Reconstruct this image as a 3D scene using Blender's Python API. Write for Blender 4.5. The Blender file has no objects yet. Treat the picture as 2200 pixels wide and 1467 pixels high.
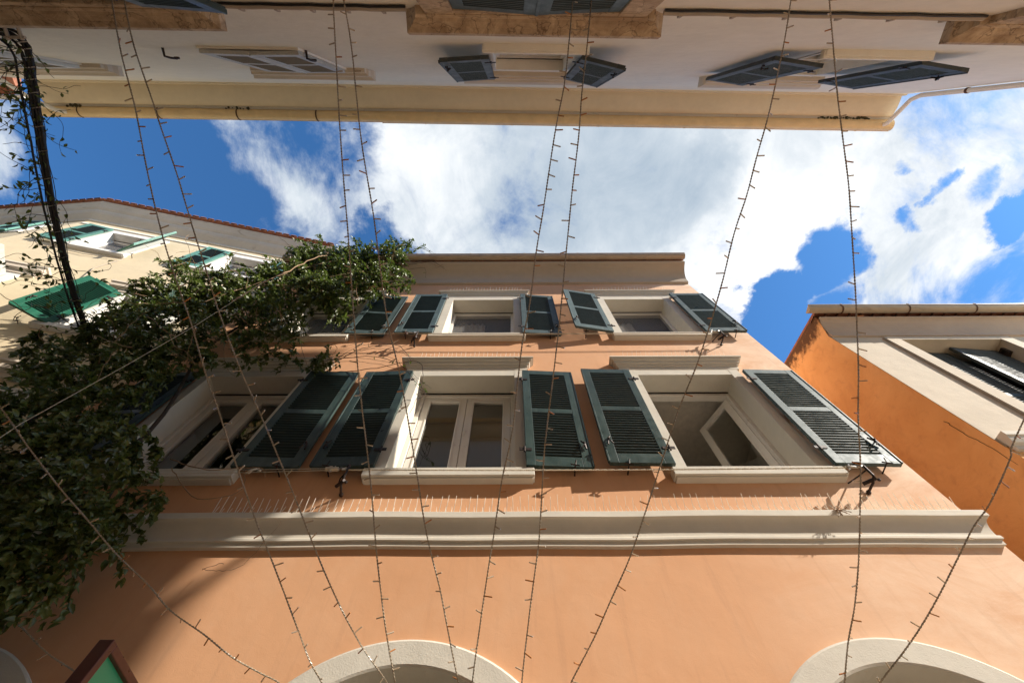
import bpy, bmesh, math, random
from mathutils import Vector, Matrix
R = math.radians
random.seed(7)
scene = bpy.context.scene
COL = scene.collection
EYE = 1.6            # the tripod's height above the paving; everything below is laid out from the eye, then lifted

# ------------------------------------------------------------------ materials
def new_mat(name):
    m = bpy.data.materials.new(name); m.use_nodes = True
    nt = m.node_tree; nt.nodes.clear()
    out = nt.nodes.new('ShaderNodeOutputMaterial')
    b = nt.nodes.new('ShaderNodeBsdfPrincipled')
    nt.links.new(b.outputs[0], out.inputs[0])
    return m, nt, b
def noise(nt, scale, detail=6, rough=.55, dist=0, vec=None, stretch=None):
    n = nt.nodes.new('ShaderNodeTexNoise')
    n.inputs['Scale'].default_value = scale; n.inputs['Detail'].default_value = detail
    n.inputs['Roughness'].default_value = rough; n.inputs['Distortion'].default_value = dist
    g = nt.nodes.new('ShaderNodeNewGeometry')
    src = g.outputs['Position']
    if stretch:
        mp = nt.nodes.new('ShaderNodeMapping'); mp.inputs['Scale'].default_value = stretch
        nt.links.new(src, mp.inputs[0]); src = mp.outputs[0]
    nt.links.new(src, n.inputs['Vector'])
    return n.outputs['Fac']
def ramp(nt, fac, stops):
    r = nt.nodes.new('ShaderNodeValToRGB')
    while len(r.color_ramp.elements) < len(stops): r.color_ramp.elements.new(.5)
    for e, (p, c) in zip(r.color_ramp.elements, stops):
        e.position = p; e.color = (c, c, c, 1) if isinstance(c, (int, float)) else (*c, 1)
    nt.links.new(fac, r.inputs[0]); return r.outputs[0]
def mix(nt, fac, a, b, mode='MIX'):
    m = nt.nodes.new('ShaderNodeMix'); m.data_type = 'RGBA'; m.blend_type = mode
    for s, v in ((0, fac), (6, a), (7, b)):
        if isinstance(v, bpy.types.NodeSocket): nt.links.new(v, m.inputs[s])
        elif isinstance(v, (int, float)): m.inputs[s].default_value = v
        else: m.inputs[s].default_value = (*v, 1)
    return m.outputs[2]
def bump(nt, b, hs, strength=.3, dist=.004):
    prev = None
    for h, st, d in hs:
        n = nt.nodes.new('ShaderNodeBump'); n.inputs['Strength'].default_value = st; n.inputs['Distance'].default_value = d
        nt.links.new(h, n.inputs['Height'])
        if prev: nt.links.new(prev, n.inputs['Normal'])
        prev = n.outputs[0]
    nt.links.new(prev, b.inputs['Normal'])
def stucco(name, col, dark=.8, rough=.85, fine=.25, coarse=.35, stain=None, stretch=(1, 1, 1)):
    m, nt, b = new_mat(name)
    n1 = noise(nt, 1.3, 5, .6, .6, stretch=stretch); n2 = noise(nt, 9, 6, .65)
    c = mix(nt, ramp(nt, n1, [(.3, 0), (.72, 1)]), tuple(x*dark for x in col), col)
    c2 = mix(nt, ramp(nt, n2, [(.35, .88), (.65, 1.0)]), c, (1, 1, 1)); 
    c = mix(nt, 1.0, c, ramp(nt, n2, [(.3, .93), (.7, 1.0)]), 'MULTIPLY')
    if stain:
        n3 = noise(nt, 2.2, 9, .7, 1.2, stretch=stain[2])
        c = mix(nt, ramp(nt, n3, [(stain[1], 0), (stain[1]+.13, .8)]), c, stain[0])
    nt.links.new(c, b.inputs['Base Color']); b.inputs['Roughness'].default_value = rough
    b.inputs['Specular IOR Level'].default_value = .25
    bump(nt, b, [(noise(nt, 3.5, 4), coarse, .02), (noise(nt, 130, 4, .6), fine, .0025)])
    return m
M = {}
def simple(name, col, rough=.5, metal=0, var=.12, scale=14, bmp=0):
    m, nt, b = new_mat(name)
    n = noise(nt, scale, 6, .6, .4)
    cc = mix(nt, ramp(nt, n, [(.3, 0), (.7, 1)]), tuple(x*(1-var) for x in col), tuple(min(1, x*(1+var)) for x in col))
    if 'shutter' in name:      # sun-bleached streaks, chips, and a slightly different age for every leaf
        oi = nt.nodes.new('ShaderNodeObjectInfo')
        cc = mix(nt, ramp(nt, noise(nt, 9, 7, .7, .4, stretch=(3, 3, .35)), [(.48, 0), (.8, .5)]), cc, tuple(min(1, x*1.7+.035) for x in col))
        cc = mix(nt, ramp(nt, noise(nt, 60, 5, .7), [(.69, 0), (.72, .8)]), cc, tuple(min(1, x*1.4+.12) for x in col))
        cc = mix(nt, 1.0, cc, ramp(nt, oi.outputs['Random'], [(0, .78), (1, 1.15)]), 'MULTIPLY')
    nt.links.new(cc, b.inputs['Base Color'])
    nt.links.new(ramp(nt, noise(nt, scale*2), [(.3, max(0, rough-.1)), (.7, min(1, rough+.12))]), b.inputs['Roughness'])
    b.inputs['Metallic'].default_value = metal
    if 'shutter' in name or 'louvre' in name: b.inputs['Specular IOR Level'].default_value = .3
    if bmp: bump(nt, b, [(noise(nt, scale*6, 4), bmp, .002)])
    return m
# --- main peach wall: two lime-wash tones, trowel sweeps, raking sun and bounce painted in as paler colour towards the corner
def peach_wall():
    m, nt, b = new_mat('peach_stucco')
    n1 = noise(nt, .55, 4, .5, .8); n2 = noise(nt, 5, 7, .6, .5, stretch=(1, 1, .6)); 
    c = mix(nt, ramp(nt, n1, [(.3, 0), (.7, 1)]), (.635, .335, .178), (.685, .378, .210))
    c = mix(nt, ramp(nt, n2, [(.45, 0), (.85, .5)]), c, (.69, .42, .26))
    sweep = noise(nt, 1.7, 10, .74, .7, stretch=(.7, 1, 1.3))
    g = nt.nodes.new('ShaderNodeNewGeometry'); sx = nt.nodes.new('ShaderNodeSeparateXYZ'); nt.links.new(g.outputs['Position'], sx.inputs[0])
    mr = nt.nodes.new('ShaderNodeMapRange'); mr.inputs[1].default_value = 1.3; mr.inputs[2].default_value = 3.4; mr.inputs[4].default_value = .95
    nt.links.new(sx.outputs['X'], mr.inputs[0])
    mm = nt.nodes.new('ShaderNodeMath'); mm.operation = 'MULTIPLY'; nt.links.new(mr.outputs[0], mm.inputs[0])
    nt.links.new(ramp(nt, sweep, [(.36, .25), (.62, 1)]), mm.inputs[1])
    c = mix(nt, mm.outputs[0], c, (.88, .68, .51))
    nt.links.new(c, b.inputs['Base Color']); b.inputs['Roughness'].default_value = .88; b.inputs['Specular IOR Level'].default_value = .2
    # rain streaks and grime, strongest just under the string course
    stn = noise(nt, 6, 6, .65, .3, stretch=(2.2, 1, .16)); sp_ = noise(nt, 38, 4, .7)
    c2 = mix(nt, ramp(nt, stn, [(.55, 0), (.78, .32)]), c, (.42, .23, .14))
    c2 = mix(nt, ramp(nt, sp_, [(.70, 0), (.76, .35)]), c2, (.86, .66, .50))
    nt.links.new(c2, b.inputs['Base Color'])
    bump(nt, b, [(noise(nt, 1.6, 3), .3, .02), (noise(nt, 14, 7, .65, .8), .14, .006), (noise(nt, 170, 3), .16, .002)])
    return m
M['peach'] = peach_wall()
M['trim'] = stucco('cream_trim_paint', (.70, .64, .54), .88, fine=.1, coarse=.15, stretch=(1, 1, 3))
M['rough_trim'] = stucco('textured_cream_render', (.66, .61, .52), .9, fine=.55, coarse=.2)
M['opposite'] = stucco('off_white_render', (.84, .78, .67), .92, fine=.35, coarse=.6, stain=((.42, .37, .32), .66, (1, 1, 5)))
M['soffit'] = stucco('buff_cornice_paint', (.76, .65, .47), .92, fine=.08, coarse=.2)
M['stone'] = None
def stone():
    m, nt, b = new_mat('weathered_brown_stone')
    n1 = noise(nt, 5, 8, .65, 1.0); n2 = noise(nt, 26, 7, .7, .5)
    c = mix(nt, ramp(nt, n1, [(.3, 0), (.68, 1)]), (.30, .20, .12), (.66, .50, .33))
    c = mix(nt, ramp(nt, n2, [(.5, 0), (.8, .6)]), c, (.22, .14, .08))
    v = nt.nodes.new('ShaderNodeTexVoronoi'); v.feature = 'DISTANCE_TO_EDGE'; v.inputs['Scale'].default_value = 6
    g = nt.nodes.new('ShaderNodeNewGeometry'); nn = nt.nodes.new('ShaderNodeTexNoise'); nn.inputs['Scale'].default_value = 6; nn.inputs['Detail'].default_value = 5
    nt.links.new(g.outputs['Position'], nn.inputs['Vector'])
    ad = nt.nodes.new('ShaderNodeMixRGB'); ad.blend_type = 'ADD'; ad.inputs[0].default_value = .35
    nt.links.new(g.outputs['Position'], ad.inputs[1]); nt.links.new(nn.outputs['Color'], ad.inputs[2]); nt.links.new(ad.outputs[0], v.inputs['Vector'])
    cr = ramp(nt, v.outputs['Distance'], [(0, 0), (.035, 1)])
    c = mix(nt, cr, mix(nt, .6, c, (.07, .04, .025)), c)
    nt.links.new(c, b.inputs['Base Color']); b.inputs['Roughness'].default_value = .9
    bump(nt, b, [(n1, .6, .02), (n2, .5, .006), (cr, .35, .005)])
    return m
M['stone'] = stone()
M['pale_stone'] = stucco('pale_lintel_stone', (.68, .58, .47), .86, fine=.3, coarse=.3, stain=((.46, .36, .27), .62, (1, 1, 4)))
M['gutter'] = simple('buff_gutter_paint', (.74, .54, .28), .45, var=.1, scale=5)
M['gutter_beige'] = simple('beige_gutter_paint', (.42, .32, .22), .42, var=.14, scale=6)
M['gutter_weathered'] = stucco('weathered_gutter_paint', (.50, .40, .28), .8, rough=.5, fine=.05, coarse=.1, stain=((.28, .20, .13), .58, (.6, 2, 2)))
M['green'] = simple('dark_green_shutter_paint', (.032, .053, .047), .36, var=.22, scale=7, bmp=.05)
M['green_grey'] = simple('weathered_green_shutter_paint', (.068, .10, .102), .55, var=.2, scale=9, bmp=.05)
M['slat_green'] = simple('dark_green_louvre_paint', (.018, .032, .029), .45, var=.2, scale=9)
M['jade'] = simple('jade_green_shutter_paint', (.010, .085, .050), .5, var=.15, scale=6)
M['teal'] = simple('teal_shutter_paint', (.085, .21, .17), .5, var=.15, scale=6)
M['pale_shutter'] = simple('pale_grey_shutter_paint', (.50, .49, .45), .45, var=.08, scale=6)
M['pale_slat'] = simple('grey_louvre_paint', (.22, .20, .16), .55, var=.1, scale=6)
M['grey_shutter'] = simple('blackened_shutter_paint', (.05, .058, .058), .6, var=.2, scale=6)
M['pvc'] = simple('white_window_frame', (.68, .64, .58), .35, var=.04, scale=4)
M['iron'] = simple('rusty_black_iron', (.03, .018, .013), .55, .5, .5, 30, .2)
M['steel'] = simple('galvanised_steel', (.45, .44, .42), .35, .9, .15, 40)
M['rust'] = simple('rust_brown_strap', (.10, .045, .02), .7, .2, .4, 20)
M['cord'] = simple('braided_cord', (.55, .48, .36), .7, 0, .15, 90)
M['black_cable'] = simple('black_cable_sheath', (.008, .008, .009), .45, 0, .3, 10)
M['grey_cable'] = stucco('painted_cable', (.50, .42, .34), .75, fine=.1, coarse=.1)
M['wire_clear'] = simple('clear_twisted_wire', (.30, .24, .17), .3, 0, .25, 60)
def spike_mat():
    m, nt, b = new_mat('clear_plastic_spike'); b.inputs['Base Color'].default_value = (.92, .88, .8, 1); b.inputs['Roughness'].default_value = .2
    tr = nt.nodes.new('ShaderNodeBsdfTranslucent'); tr.inputs[0].default_value = (.95, .92, .85, 1); ms = nt.nodes.new('ShaderNodeMixShader'); ms.inputs[0].default_value = .5
    nt.links.new(b.outputs[0], ms.inputs[1]); nt.links.new(tr.outputs[0], ms.inputs[2]); nt.links.new(ms.outputs[0], nt.nodes['Material Output'].inputs[0]); return m
M['spike'] = spike_mat()
M['orange'] = None
def orange_wall():
    m, nt, b = new_mat('orange_limewash')
    n1 = noise(nt, 1.1, 6, .6, 1.0); n2 = noise(nt, 7, 8, .7, .6)
    c = mix(nt, ramp(nt, n1, [(.3, 0), (.7, 1)]), (.64, .32, .115), (.80, .45, .19))
    c = mix(nt, ramp(nt, n2, [(.52, 0), (.8, .5)]), c, (.42, .19, .09))
    # soot and mildew along the verge, a stain with a ragged edge
    g = nt.nodes.new('ShaderNodeNewGeometry'); sx = nt.nodes.new('ShaderNodeSeparateXYZ'); nt.links.new(g.outputs['Position'], sx.inputs[0])
    def mth(op, a, bb):
        q = nt.nodes.new('ShaderNodeMath'); q.operation = op
        for i, v in enumerate((a, bb)):
            if isinstance(v, bpy.types.NodeSocket): nt.links.new(v, q.inputs[i])
            else: q.inputs[i].default_value = v
        return q.outputs[0]
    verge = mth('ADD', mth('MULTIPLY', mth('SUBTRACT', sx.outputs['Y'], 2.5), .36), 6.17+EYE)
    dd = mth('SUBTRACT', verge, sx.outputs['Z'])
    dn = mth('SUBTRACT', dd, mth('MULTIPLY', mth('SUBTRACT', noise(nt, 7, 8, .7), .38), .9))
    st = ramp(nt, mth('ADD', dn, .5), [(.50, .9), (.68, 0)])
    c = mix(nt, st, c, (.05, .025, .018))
    # pale damp streaks beside the corner
    nt.links.new(c, b.inputs['Base Color']); b.inputs['Roughness'].default_value = .9; b.inputs['Specular IOR Level'].default_value = .15
    bump(nt, b, [(noise(nt, 2.2, 5, .6, .8), .5, .03), (noise(nt, 90, 4), .2, .003)])
    return m
M['orange'] = orange_wall()
M['cream'] = stucco('cream_yellow_render', (.66, .54, .36), .9, fine=.2, coarse=.35)
M['white_trim'] = stucco('white_window_surround', (.74, .71, .66), .9, fine=.08, coarse=.15)
M['right_front'] = stucco('pale_cream_render', (.60, .50, .375), .85, fine=.6, coarse=.4, stain=((.55, .44, .30), .6, (1, 1, 1)))
M['old_cornice'] = stucco('weathered_grey_cornice', (.60, .53, .43), .82, fine=.2, coarse=.3, stain=((.22, .17, .12), .6, (1, 1, 3)))
M['tile'] = simple('terracotta_tile', (.26, .10, .055), .9, 0, .4, 12, .3)
M['room'] = simple('dim_room_plaster', (.30, .27, .23), .9, 0, .05, 2)
M['curtain'] = simple('grey_blind', (.62, .60, .56), .9, 0, .1, 5)
M['dark'] = simple('dark_gap', (.02, .017, .014), .9)
M['paving'] = stucco('street_paving', (.44, .40, .34), .8, fine=.4, coarse=.2)
M['sign_red'] = simple('dark_red_sign_frame', (.085, .02, .013), .35, 0, .2, 12)
M['sign_green'] = simple('bright_green_sign_board', (.03, .33, .17), .4, 0, .06, 5)
M['bark'] = simple('vine_bark', (.045, .028, .018), .9, 0, .4, 40, .3)
M['pale_bark'] = simple('dry_vine_stem', (.30, .19, .11), .9, 0, .3, 40, .3)
M['moss'] = simple('dead_moss', (.05, .045, .02), .95, 0, .5, 60)
def leaf_mat():
    m, nt, b = new_mat('ivy_leaf')
    n = noise(nt, 7, 3, .6); n2 = noise(nt, 45, 2, .5)
    c = mix(nt, ramp(nt, n, [(.3, 0), (.7, 1)]), (.050, .066, .016), (.150, .180, .045))
    c = mix(nt, ramp(nt, n2, [(.62, 0), (.75, .8)]), c, (.30, .25, .08))
    nt.links.new(c, b.inputs['Base Color']); b.inputs['Roughness'].default_value = .38
    b.inputs['Specular IOR Level'].default_value = .5
    tr = nt.nodes.new('ShaderNodeBsdfTranslucent'); nt.links.new(mix(nt, .5, c, (.12, .22, .02)), tr.inputs[0])
    ms = nt.nodes.new('ShaderNodeMixShader'); ms.inputs[0].default_value = .26
    nt.links.new(b.outputs[0], ms.inputs[1]); nt.links.new(tr.outputs[0], ms.inputs[2])
    nt.links.new(ms.outputs[0], nt.nodes['Material Output'].inputs[0])
    return m
M['leaf'] = leaf_mat()
def glass(name, tint=(.9, .92, .9)):
    m, nt, b = new_mat(name); nt.nodes.remove(b)
    lw = nt.nodes.new('ShaderNodeLayerWeight'); pw = nt.nodes.new('ShaderNodeMath'); pw.operation = 'POWER'; pw.inputs[1].default_value = 3.0
    nt.links.new(lw.outputs['Facing'], pw.inputs[0]); fr = nt.nodes.new('ShaderNodeMath'); fr.operation = 'MULTIPLY_ADD'; fr.inputs[1].default_value = .85; fr.inputs[2].default_value = .15; nt.links.new(pw.outputs[0], fr.inputs[0])
    tr = nt.nodes.new('ShaderNodeBsdfTransparent'); tr.inputs[0].default_value = (*tint, 1)
    gl = nt.nodes.new('ShaderNodeBsdfGlossy'); gl.inputs['Roughness'].default_value = .01
    ms = nt.nodes.new('ShaderNodeMixShader')
    nt.links.new(fr.outputs[0], ms.inputs[0]); nt.links.new(tr.outputs[0], ms.inputs[1]); nt.links.new(gl.outputs[0], ms.inputs[2])
    nt.links.new(ms.outputs[0], nt.nodes['Material Output'].inputs[0])
    return m
M['glass'] = glass('window_glass', (.75, .78, .75))
def screen_mat():
    m, nt, b = new_mat('fly_screen'); b.inputs['Base Color'].default_value = (.20, .19, .18, 1); b.inputs['Roughness'].default_value = .6
    tr = nt.nodes.new('ShaderNodeBsdfTransparent'); ms = nt.nodes.new('ShaderNodeMixShader'); ms.inputs[0].default_value = .5
    nt.links.new(b.outputs[0], ms.inputs[1]); nt.links.new(tr.outputs[0], ms.inputs[2]); nt.links.new(ms.outputs[0], nt.nodes['Material Output'].inputs[0]); return m
M['flyscreen'] = screen_mat()
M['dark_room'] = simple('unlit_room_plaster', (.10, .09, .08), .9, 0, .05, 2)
def bulbmat():
    m, nt, b = new_mat('clear_led_capsule')
    b.inputs['Base Color'].default_value = (.62, .50, .36, 1); b.inputs['Roughness'].default_value = .12
    b.inputs['Transmission Weight'].default_value = .5; b.inputs['IOR'].default_value = 1.45
    return m
M['bulb'] = bulbmat()
M['bulb_amber'] = simple('amber_led_tip', (.42, .17, .05), .25, 0, .1, 20)

# ------------------------------------------------------------------ mesh builder
class MB:
    def __init__(s): s.v = []; s.f = []
    def quad(s, a, b, c, d):
        n = len(s.v); s.v += [Vector(p) for p in (a, b, c, d)]; s.f.append((n, n+1, n+2, n+3))
    def poly(s, pts):
        n = len(s.v); s.v += [Vector(p) for p in pts]; s.f.append(tuple(range(n, n+len(pts))))
    def hexa(s, p):     # p: 8 points, bottom ring 0-3, top ring 4-7
        n = len(s.v); s.v += [Vector(q) for q in p]
        for f in ((3,2,1,0), (4,5,6,7), (0,1,5,4), (1,2,6,5), (2,3,7,6), (3,0,4,7)): s.f.append(tuple(n+i for i in f))
    def grid(s, rows, close=False, caps=False):
        n = len(s.v); w = len(rows[0])
        for r in rows: s.v += [Vector(p) for p in r]
        for i in range(len(rows)-1):
            for j in range(w if close else w-1):
                a = n+i*w+j; b = n+i*w+(j+1) % w
                s.f.append((a, b, b+w, a+w))
        if caps:
            s.f.append(tuple(n+i for i in reversed(range(w)))); s.f.append(tuple(n+(len(rows)-1)*w+i for i in range(w)))
    def tube(s, pts, r, k=6, r2=None):
        pts = [Vector(p) for p in pts]; rows = []
        up = Vector((.31, .17, .93)); L = len(pts)
        prev = None
        for i, p in enumerate(pts):
            t = (pts[min(i+1, L-1)]-pts[max(i-1, 0)])
            if t.length < 1e-9: t = Vector((0, 0, 1))
            t.normalize()
            if prev is None:
                a = t.cross(up)
                if a.length < 1e-3: a = t.cross(Vector((1, 0, 0)))
            else: a = prev - t*prev.dot(t)
            a.normalize(); prev = a; b = t.cross(a)
            rr = r if r2 is None else r+(r2-r)*i/max(1, L-1)
            rows.append([p+(a*math.cos(2*math.pi*j/k)+b*math.sin(2*math.pi*j/k))*rr for j in range(k)])
        s.grid(rows, close=True, caps=True)
    def sphere(s, c, r, k=8):
        c = Vector(c); rows = []
        for i in range(k//2+1):
            t = math.pi*i/(k//2)
            rows.append([c+Vector((math.cos(2*math.pi*j/k)*math.sin(t), math.sin(2*math.pi*j/k)*math.sin(t), math.cos(t)))*r for j in range(k)])
        s.grid(rows, close=True)
    def build(s, name, mat, parent=None, smooth=False, bevel=0):
        off = Vector((0, 0, 0))
        if parent is not None:
            q = parent
            while q is not None: off += q.location; q = q.parent
        me = bpy.data.meshes.new(name); me.from_pydata([tuple(p-off) for p in s.v], [], s.f)
        for m in (mat if isinstance(mat, (list, tuple)) else [mat]): me.materials.append(m)
        if smooth: me.polygons.foreach_set('use_smooth', [True]*len(me.polygons))
        me.validate(); me.update()
        o = bpy.data.objects.new(name, me); COL.objects.link(o)
        if parent is not None: o.parent = parent
        if bevel:
            md = o.modifiers.new('b', 'BEVEL'); md.width = bevel; md.segments = 2; md.limit_method = 'ANGLE'; md.angle_limit = R(50)
        if smooth:
            md = o.modifiers.new('e', 'EDGE_SPLIT'); md.split_angle = R(40)
        return o
def tag(o, label=None, cat=None, group=None, kind=None):
    for k, v in (('label', label), ('category', cat), ('group', group), ('kind', kind)):
        if v: o[k] = v
    return o
def empty(name, loc, label, cat, group=None):
    o = bpy.data.objects.new(name, None); COL.objects.link(o); o.location = loc; o.empty_display_size = .2
    return tag(o, label, cat, group)

class Frame:   # a facade: s along the wall, p out towards the street, z up
    def __init__(s, o, d, flip=False):
        s.o = Vector((o[0], o[1], 0)); s.d = Vector((d[0], d[1], 0)).normalized()
        s.n = Vector((-s.d.y, s.d.x, 0)) if flip else Vector((s.d.y, -s.d.x, 0))
    def pt(s, a, p, z): return s.o+s.d*a+s.n*p+Vector((0, 0, z))
    def box(s, m, a0, a1, p0, p1, z0, z1):
        m.hexa([s.pt(a0,p0,z0), s.pt(a1,p0,z0), s.pt(a1,p1,z0), s.pt(a0,p1,z0), s.pt(a0,p0,z1), s.pt(a1,p0,z1), s.pt(a1,p1,z1), s.pt(a0,p1,z1)])
    def wall(s, m, a0, a1, z0, z1, holes=(), p=0):
        A = sorted({a0, a1, *[h[0] for h in holes], *[h[1] for h in holes]}); Z = sorted({z0, z1, *[h[2] for h in holes], *[h[3] for h in holes]})
        A = [x for x in A if a0 <= x <= a1]; Z = [x for x in Z if z0 <= x <= z1]
        for i in range(len(A)-1):
            for j in range(len(Z)-1):
                ca, cz = (A[i]+A[i+1])/2, (Z[j]+Z[j+1])/2
                if any(h[0] < ca < h[1] and h[2] < cz < h[3] for h in holes): continue
                m.quad(s.pt(A[i],p,Z[j]), s.pt(A[i+1],p,Z[j]), s.pt(A[i+1],p,Z[j+1]), s.pt(A[i],p,Z[j+1]))
    def moulding(s, m, a0, a1, prof, ret0=True, ret1=True, wob=0):
        # profile [(p,z)...] swept along the wall with mitred returns at its ends
        cols = []
        n = max(1, int((a1-a0)/.25)) if wob else 1
        if ret0: cols.append([s.pt(a0-p, -.004, z) for p, z in prof])
        for i in range(n+1):
            f = i/n; row = []
            for p, z in prof:
                a = a0+(a1-a0)*f
                if i == 0 and ret0: a = a0-p
                if i == n and ret1: a = a1+p
                row.append(s.pt(a, p, z+(math.sin(f*17+p*9)+math.sin(f*41+2))*wob*.5))
            cols.append(row)
        if ret1: cols.append([s.pt(a1+p, -.004, z) for p, z in prof])
        m.grid(cols)
        if not ret0: m.poly([s.pt(a0, p, z) for p, z in prof])
        if not ret1: m.poly([s.pt(a1, p, z) for p, z in prof])
        # lid and floor back to the wall
        for (p, z) in (prof[0], prof[-1]):
            if p > .001: m.quad(s.pt(a0-(p if ret0 else 0), -.004, z), s.pt(a1+(p if ret1 else 0), -.004, z), s.pt(a1+(p if ret1 else 0), p, z), s.pt(a0-(p if ret0 else 0), p, z))
def cavetto(p0, z0, p1, z1, n=8, bulge=1):   # concave quarter from low-inner to high-outer
    return [(p0+(p1-p0)*(1-math.cos(t*math.pi/2/n)), z0+(z1-z0)*math.sin(t*math.pi/2/n)) for t in range(n+1)]

# ------------------------------------------------------------------ parts of a facade
def shutter(F, root, ha, hp, ang, w, z0, z1, mat, slat, mid=.5, side=1, latch=True, label=None, n_slats=None, closed=False, catch=True, slats=True, mids=None, st=.078):
    """leaf hinged at (ha,hp); ang = degrees between the leaf and the wall; side=+1 free edge towards +s"""
    ca, sa = math.cos(R(ang)), math.sin(R(ang)); th = .036
    def P(u, q, z):  # u along the leaf, q out of its face
        return F.pt(ha+side*(u*ca-q*sa*1)*1, hp+u*sa+q*ca, z)
    def bx(m, u0, u1, q0, q1, a, b):
        m.hexa([P(u0,q0,a), P(u1,q0,a), P(u1,q1,a), P(u0,q1,a), P(u0,q0,b), P(u1,q0,b), P(u1,q1,b), P(u0,q1,b)])
    H = z1-z0; fr = MB()
    rails = [(z0, z0+.12)] + [(z0+H*t-.035, z0+H*t+.035) for t in (mids or [mid])] + [(z1-.085, z1)]
    bx(fr, 0, st, 0, th, z0, z1); bx(fr, w-st, w, 0, th, z0, z1)
    for a, b in rails: bx(fr, st, w-st, .001, th-.001, a, b)
    bx(fr, w-.004, w+.012, th*.4, th+.006, z0+.01, z1-.01)       # overlap bead on the closing edge
    o = fr.build('shutter', mat, root, bevel=.003)
    if label: o['label'] = label
    if slats:
        sl = MB()
        for k in range(len(rails)-1):
            a, b = rails[k][1], rails[k+1][0]; n = max(3, int((b-a)/.037))
            for i in range(n):
                zc = a+(b-a)*(i+.5)/n; dq = th*.46; dz = .014 if not closed else .014; t = .0035
                q0, q1 = th/2-dq, th/2+dq
                sl.hexa([P(st-.004,q0,zc-dz-t), P(w-st+.004,q0,zc-dz-t), P(w-st+.004,q1,zc+dz-t), P(st-.004,q1,zc+dz-t),
                         P(st-.004,q0,zc-dz+t), P(w-st+.004,q0,zc-dz+t), P(w-st+.004,q1,zc+dz+t), P(st-.004,q1,zc+dz+t)])
        sl.build('louvre', slat, o)
    if latch:
        for zz in (z0+.2, z1-.22):
            h = MB(); bx(h, -.055, .05, th, th+.006, zz-.016, zz+.016); h.tube([P(-.01, th+.004, zz-.035), P(-.01, th+.004, zz+.035)], .009)
            h.build('hinge', M['iron'], o)
        l = MB(); u = w-st/2; zz = z0+.27
        l.tube([P(u, th, zz), P(u, th+.03, zz), P(u-.01, th+.038, zz-.03), P(u-.03, th+.03, zz-.06)], .006)
        l.tube([P(u-.02, th+.012, zz+.06), P(u+.005, th+.02, zz+.01), P(u+.01, th+.012, zz-.05)], .008); l.sphere(P(u, th+.034, zz+.01), .011)
        l.build('latch', M['iron'], o)
        if not catch: return o
        c = MB()                                                  # stay under the leaf, rests on a wall catch
        c.tube([F.pt(ha+side*w*.72, 0, z0-.02), F.pt(ha+side*w*.72, hp+.05, z0-.02), F.pt(ha+side*w*.72+.012, hp+.055, z0+.03)], .006)
        c.tube([F.pt(ha+side*w*.72-.035, hp+.05, z0-.012), F.pt(ha+side*w*.72+.035, hp+.05, z0-.03)], .006)
        c.build('shutter_catch', M['iron'], o)
    return o
def pane_mb(F, a0, a1, z0, z1, p):
    m = MB(); m.quad(F.pt(a0,p,z0), F.pt(a1,p,z0), F.pt(a1,p,z1), F.pt(a0,p,z1)); return m
def sash(F, parent, a0, a1, z0, z1, p, w=.055, t=.05, glassm=None):
    m = MB()
    F.box(m, a0, a0+w, p-t, p, z0, z1); F.box(m, a1-w, a1, p-t, p, z0, z1)
    F.box(m, a0+w, a1-w, p-t+.001, p-.001, z0, z0+w); F.box(m, a0+w, a1-w, p-t+.001, p-.001, z1-w, z1)
    q = w-.012
    F.box(m, a0+q, a0+w+.006, p-.02, p+.006, z0+q, z1-q); F.box(m, a1-w-.006, a1-q, p-.02, p+.006, z0+q, z1-q)
    F.box(m, a0+w+.006, a1-w-.006, p-.02, p+.005, z1-w-.006, z1-q)
    o = m.build('sash', M['pvc'], parent, bevel=.004)
    pane_mb(F, a0+w-.01, a1-w+.01, z0+w-.01, z1-w+.01, p-.03).build('pane', glassm or M['glass'], parent)
    return o
def room(F, root, a0, a1, z0, z1, depth=2.2, p=-.28, mat=None):
    m = MB(); A0, A1, Z0, Z1 = a0-.5, a1+.5, z0-.85, z1+.12
    q = F.pt
    m.quad(q(A0,p-depth,Z0), q(A1,p-depth,Z0), q(A1,p-depth,Z1), q(A0,p-depth,Z1))
    m.quad(q(A0,p,Z1), q(A1,p,Z1), q(A1,p-depth,Z1), q(A0,p-depth,Z1)); m.quad(q(A0,p,Z0), q(A1,p,Z0), q(A1,p-depth,Z0), q(A0,p-depth,Z0))
    m.quad(q(A0,p,Z0), q(A0,p,Z1), q(A0,p-depth,Z1), q(A0,p-depth,Z0)); m.quad(q(A1,p,Z0), q(A1,p,Z1), q(A1,p-depth,Z1), q(A1,p-depth,Z0))
    F.wall(m, A0, A1, Z0, Z1, [(a0, a1, z0, z1)], p)
    return m.build('room_lining', mat or M['room'], root)
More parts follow.
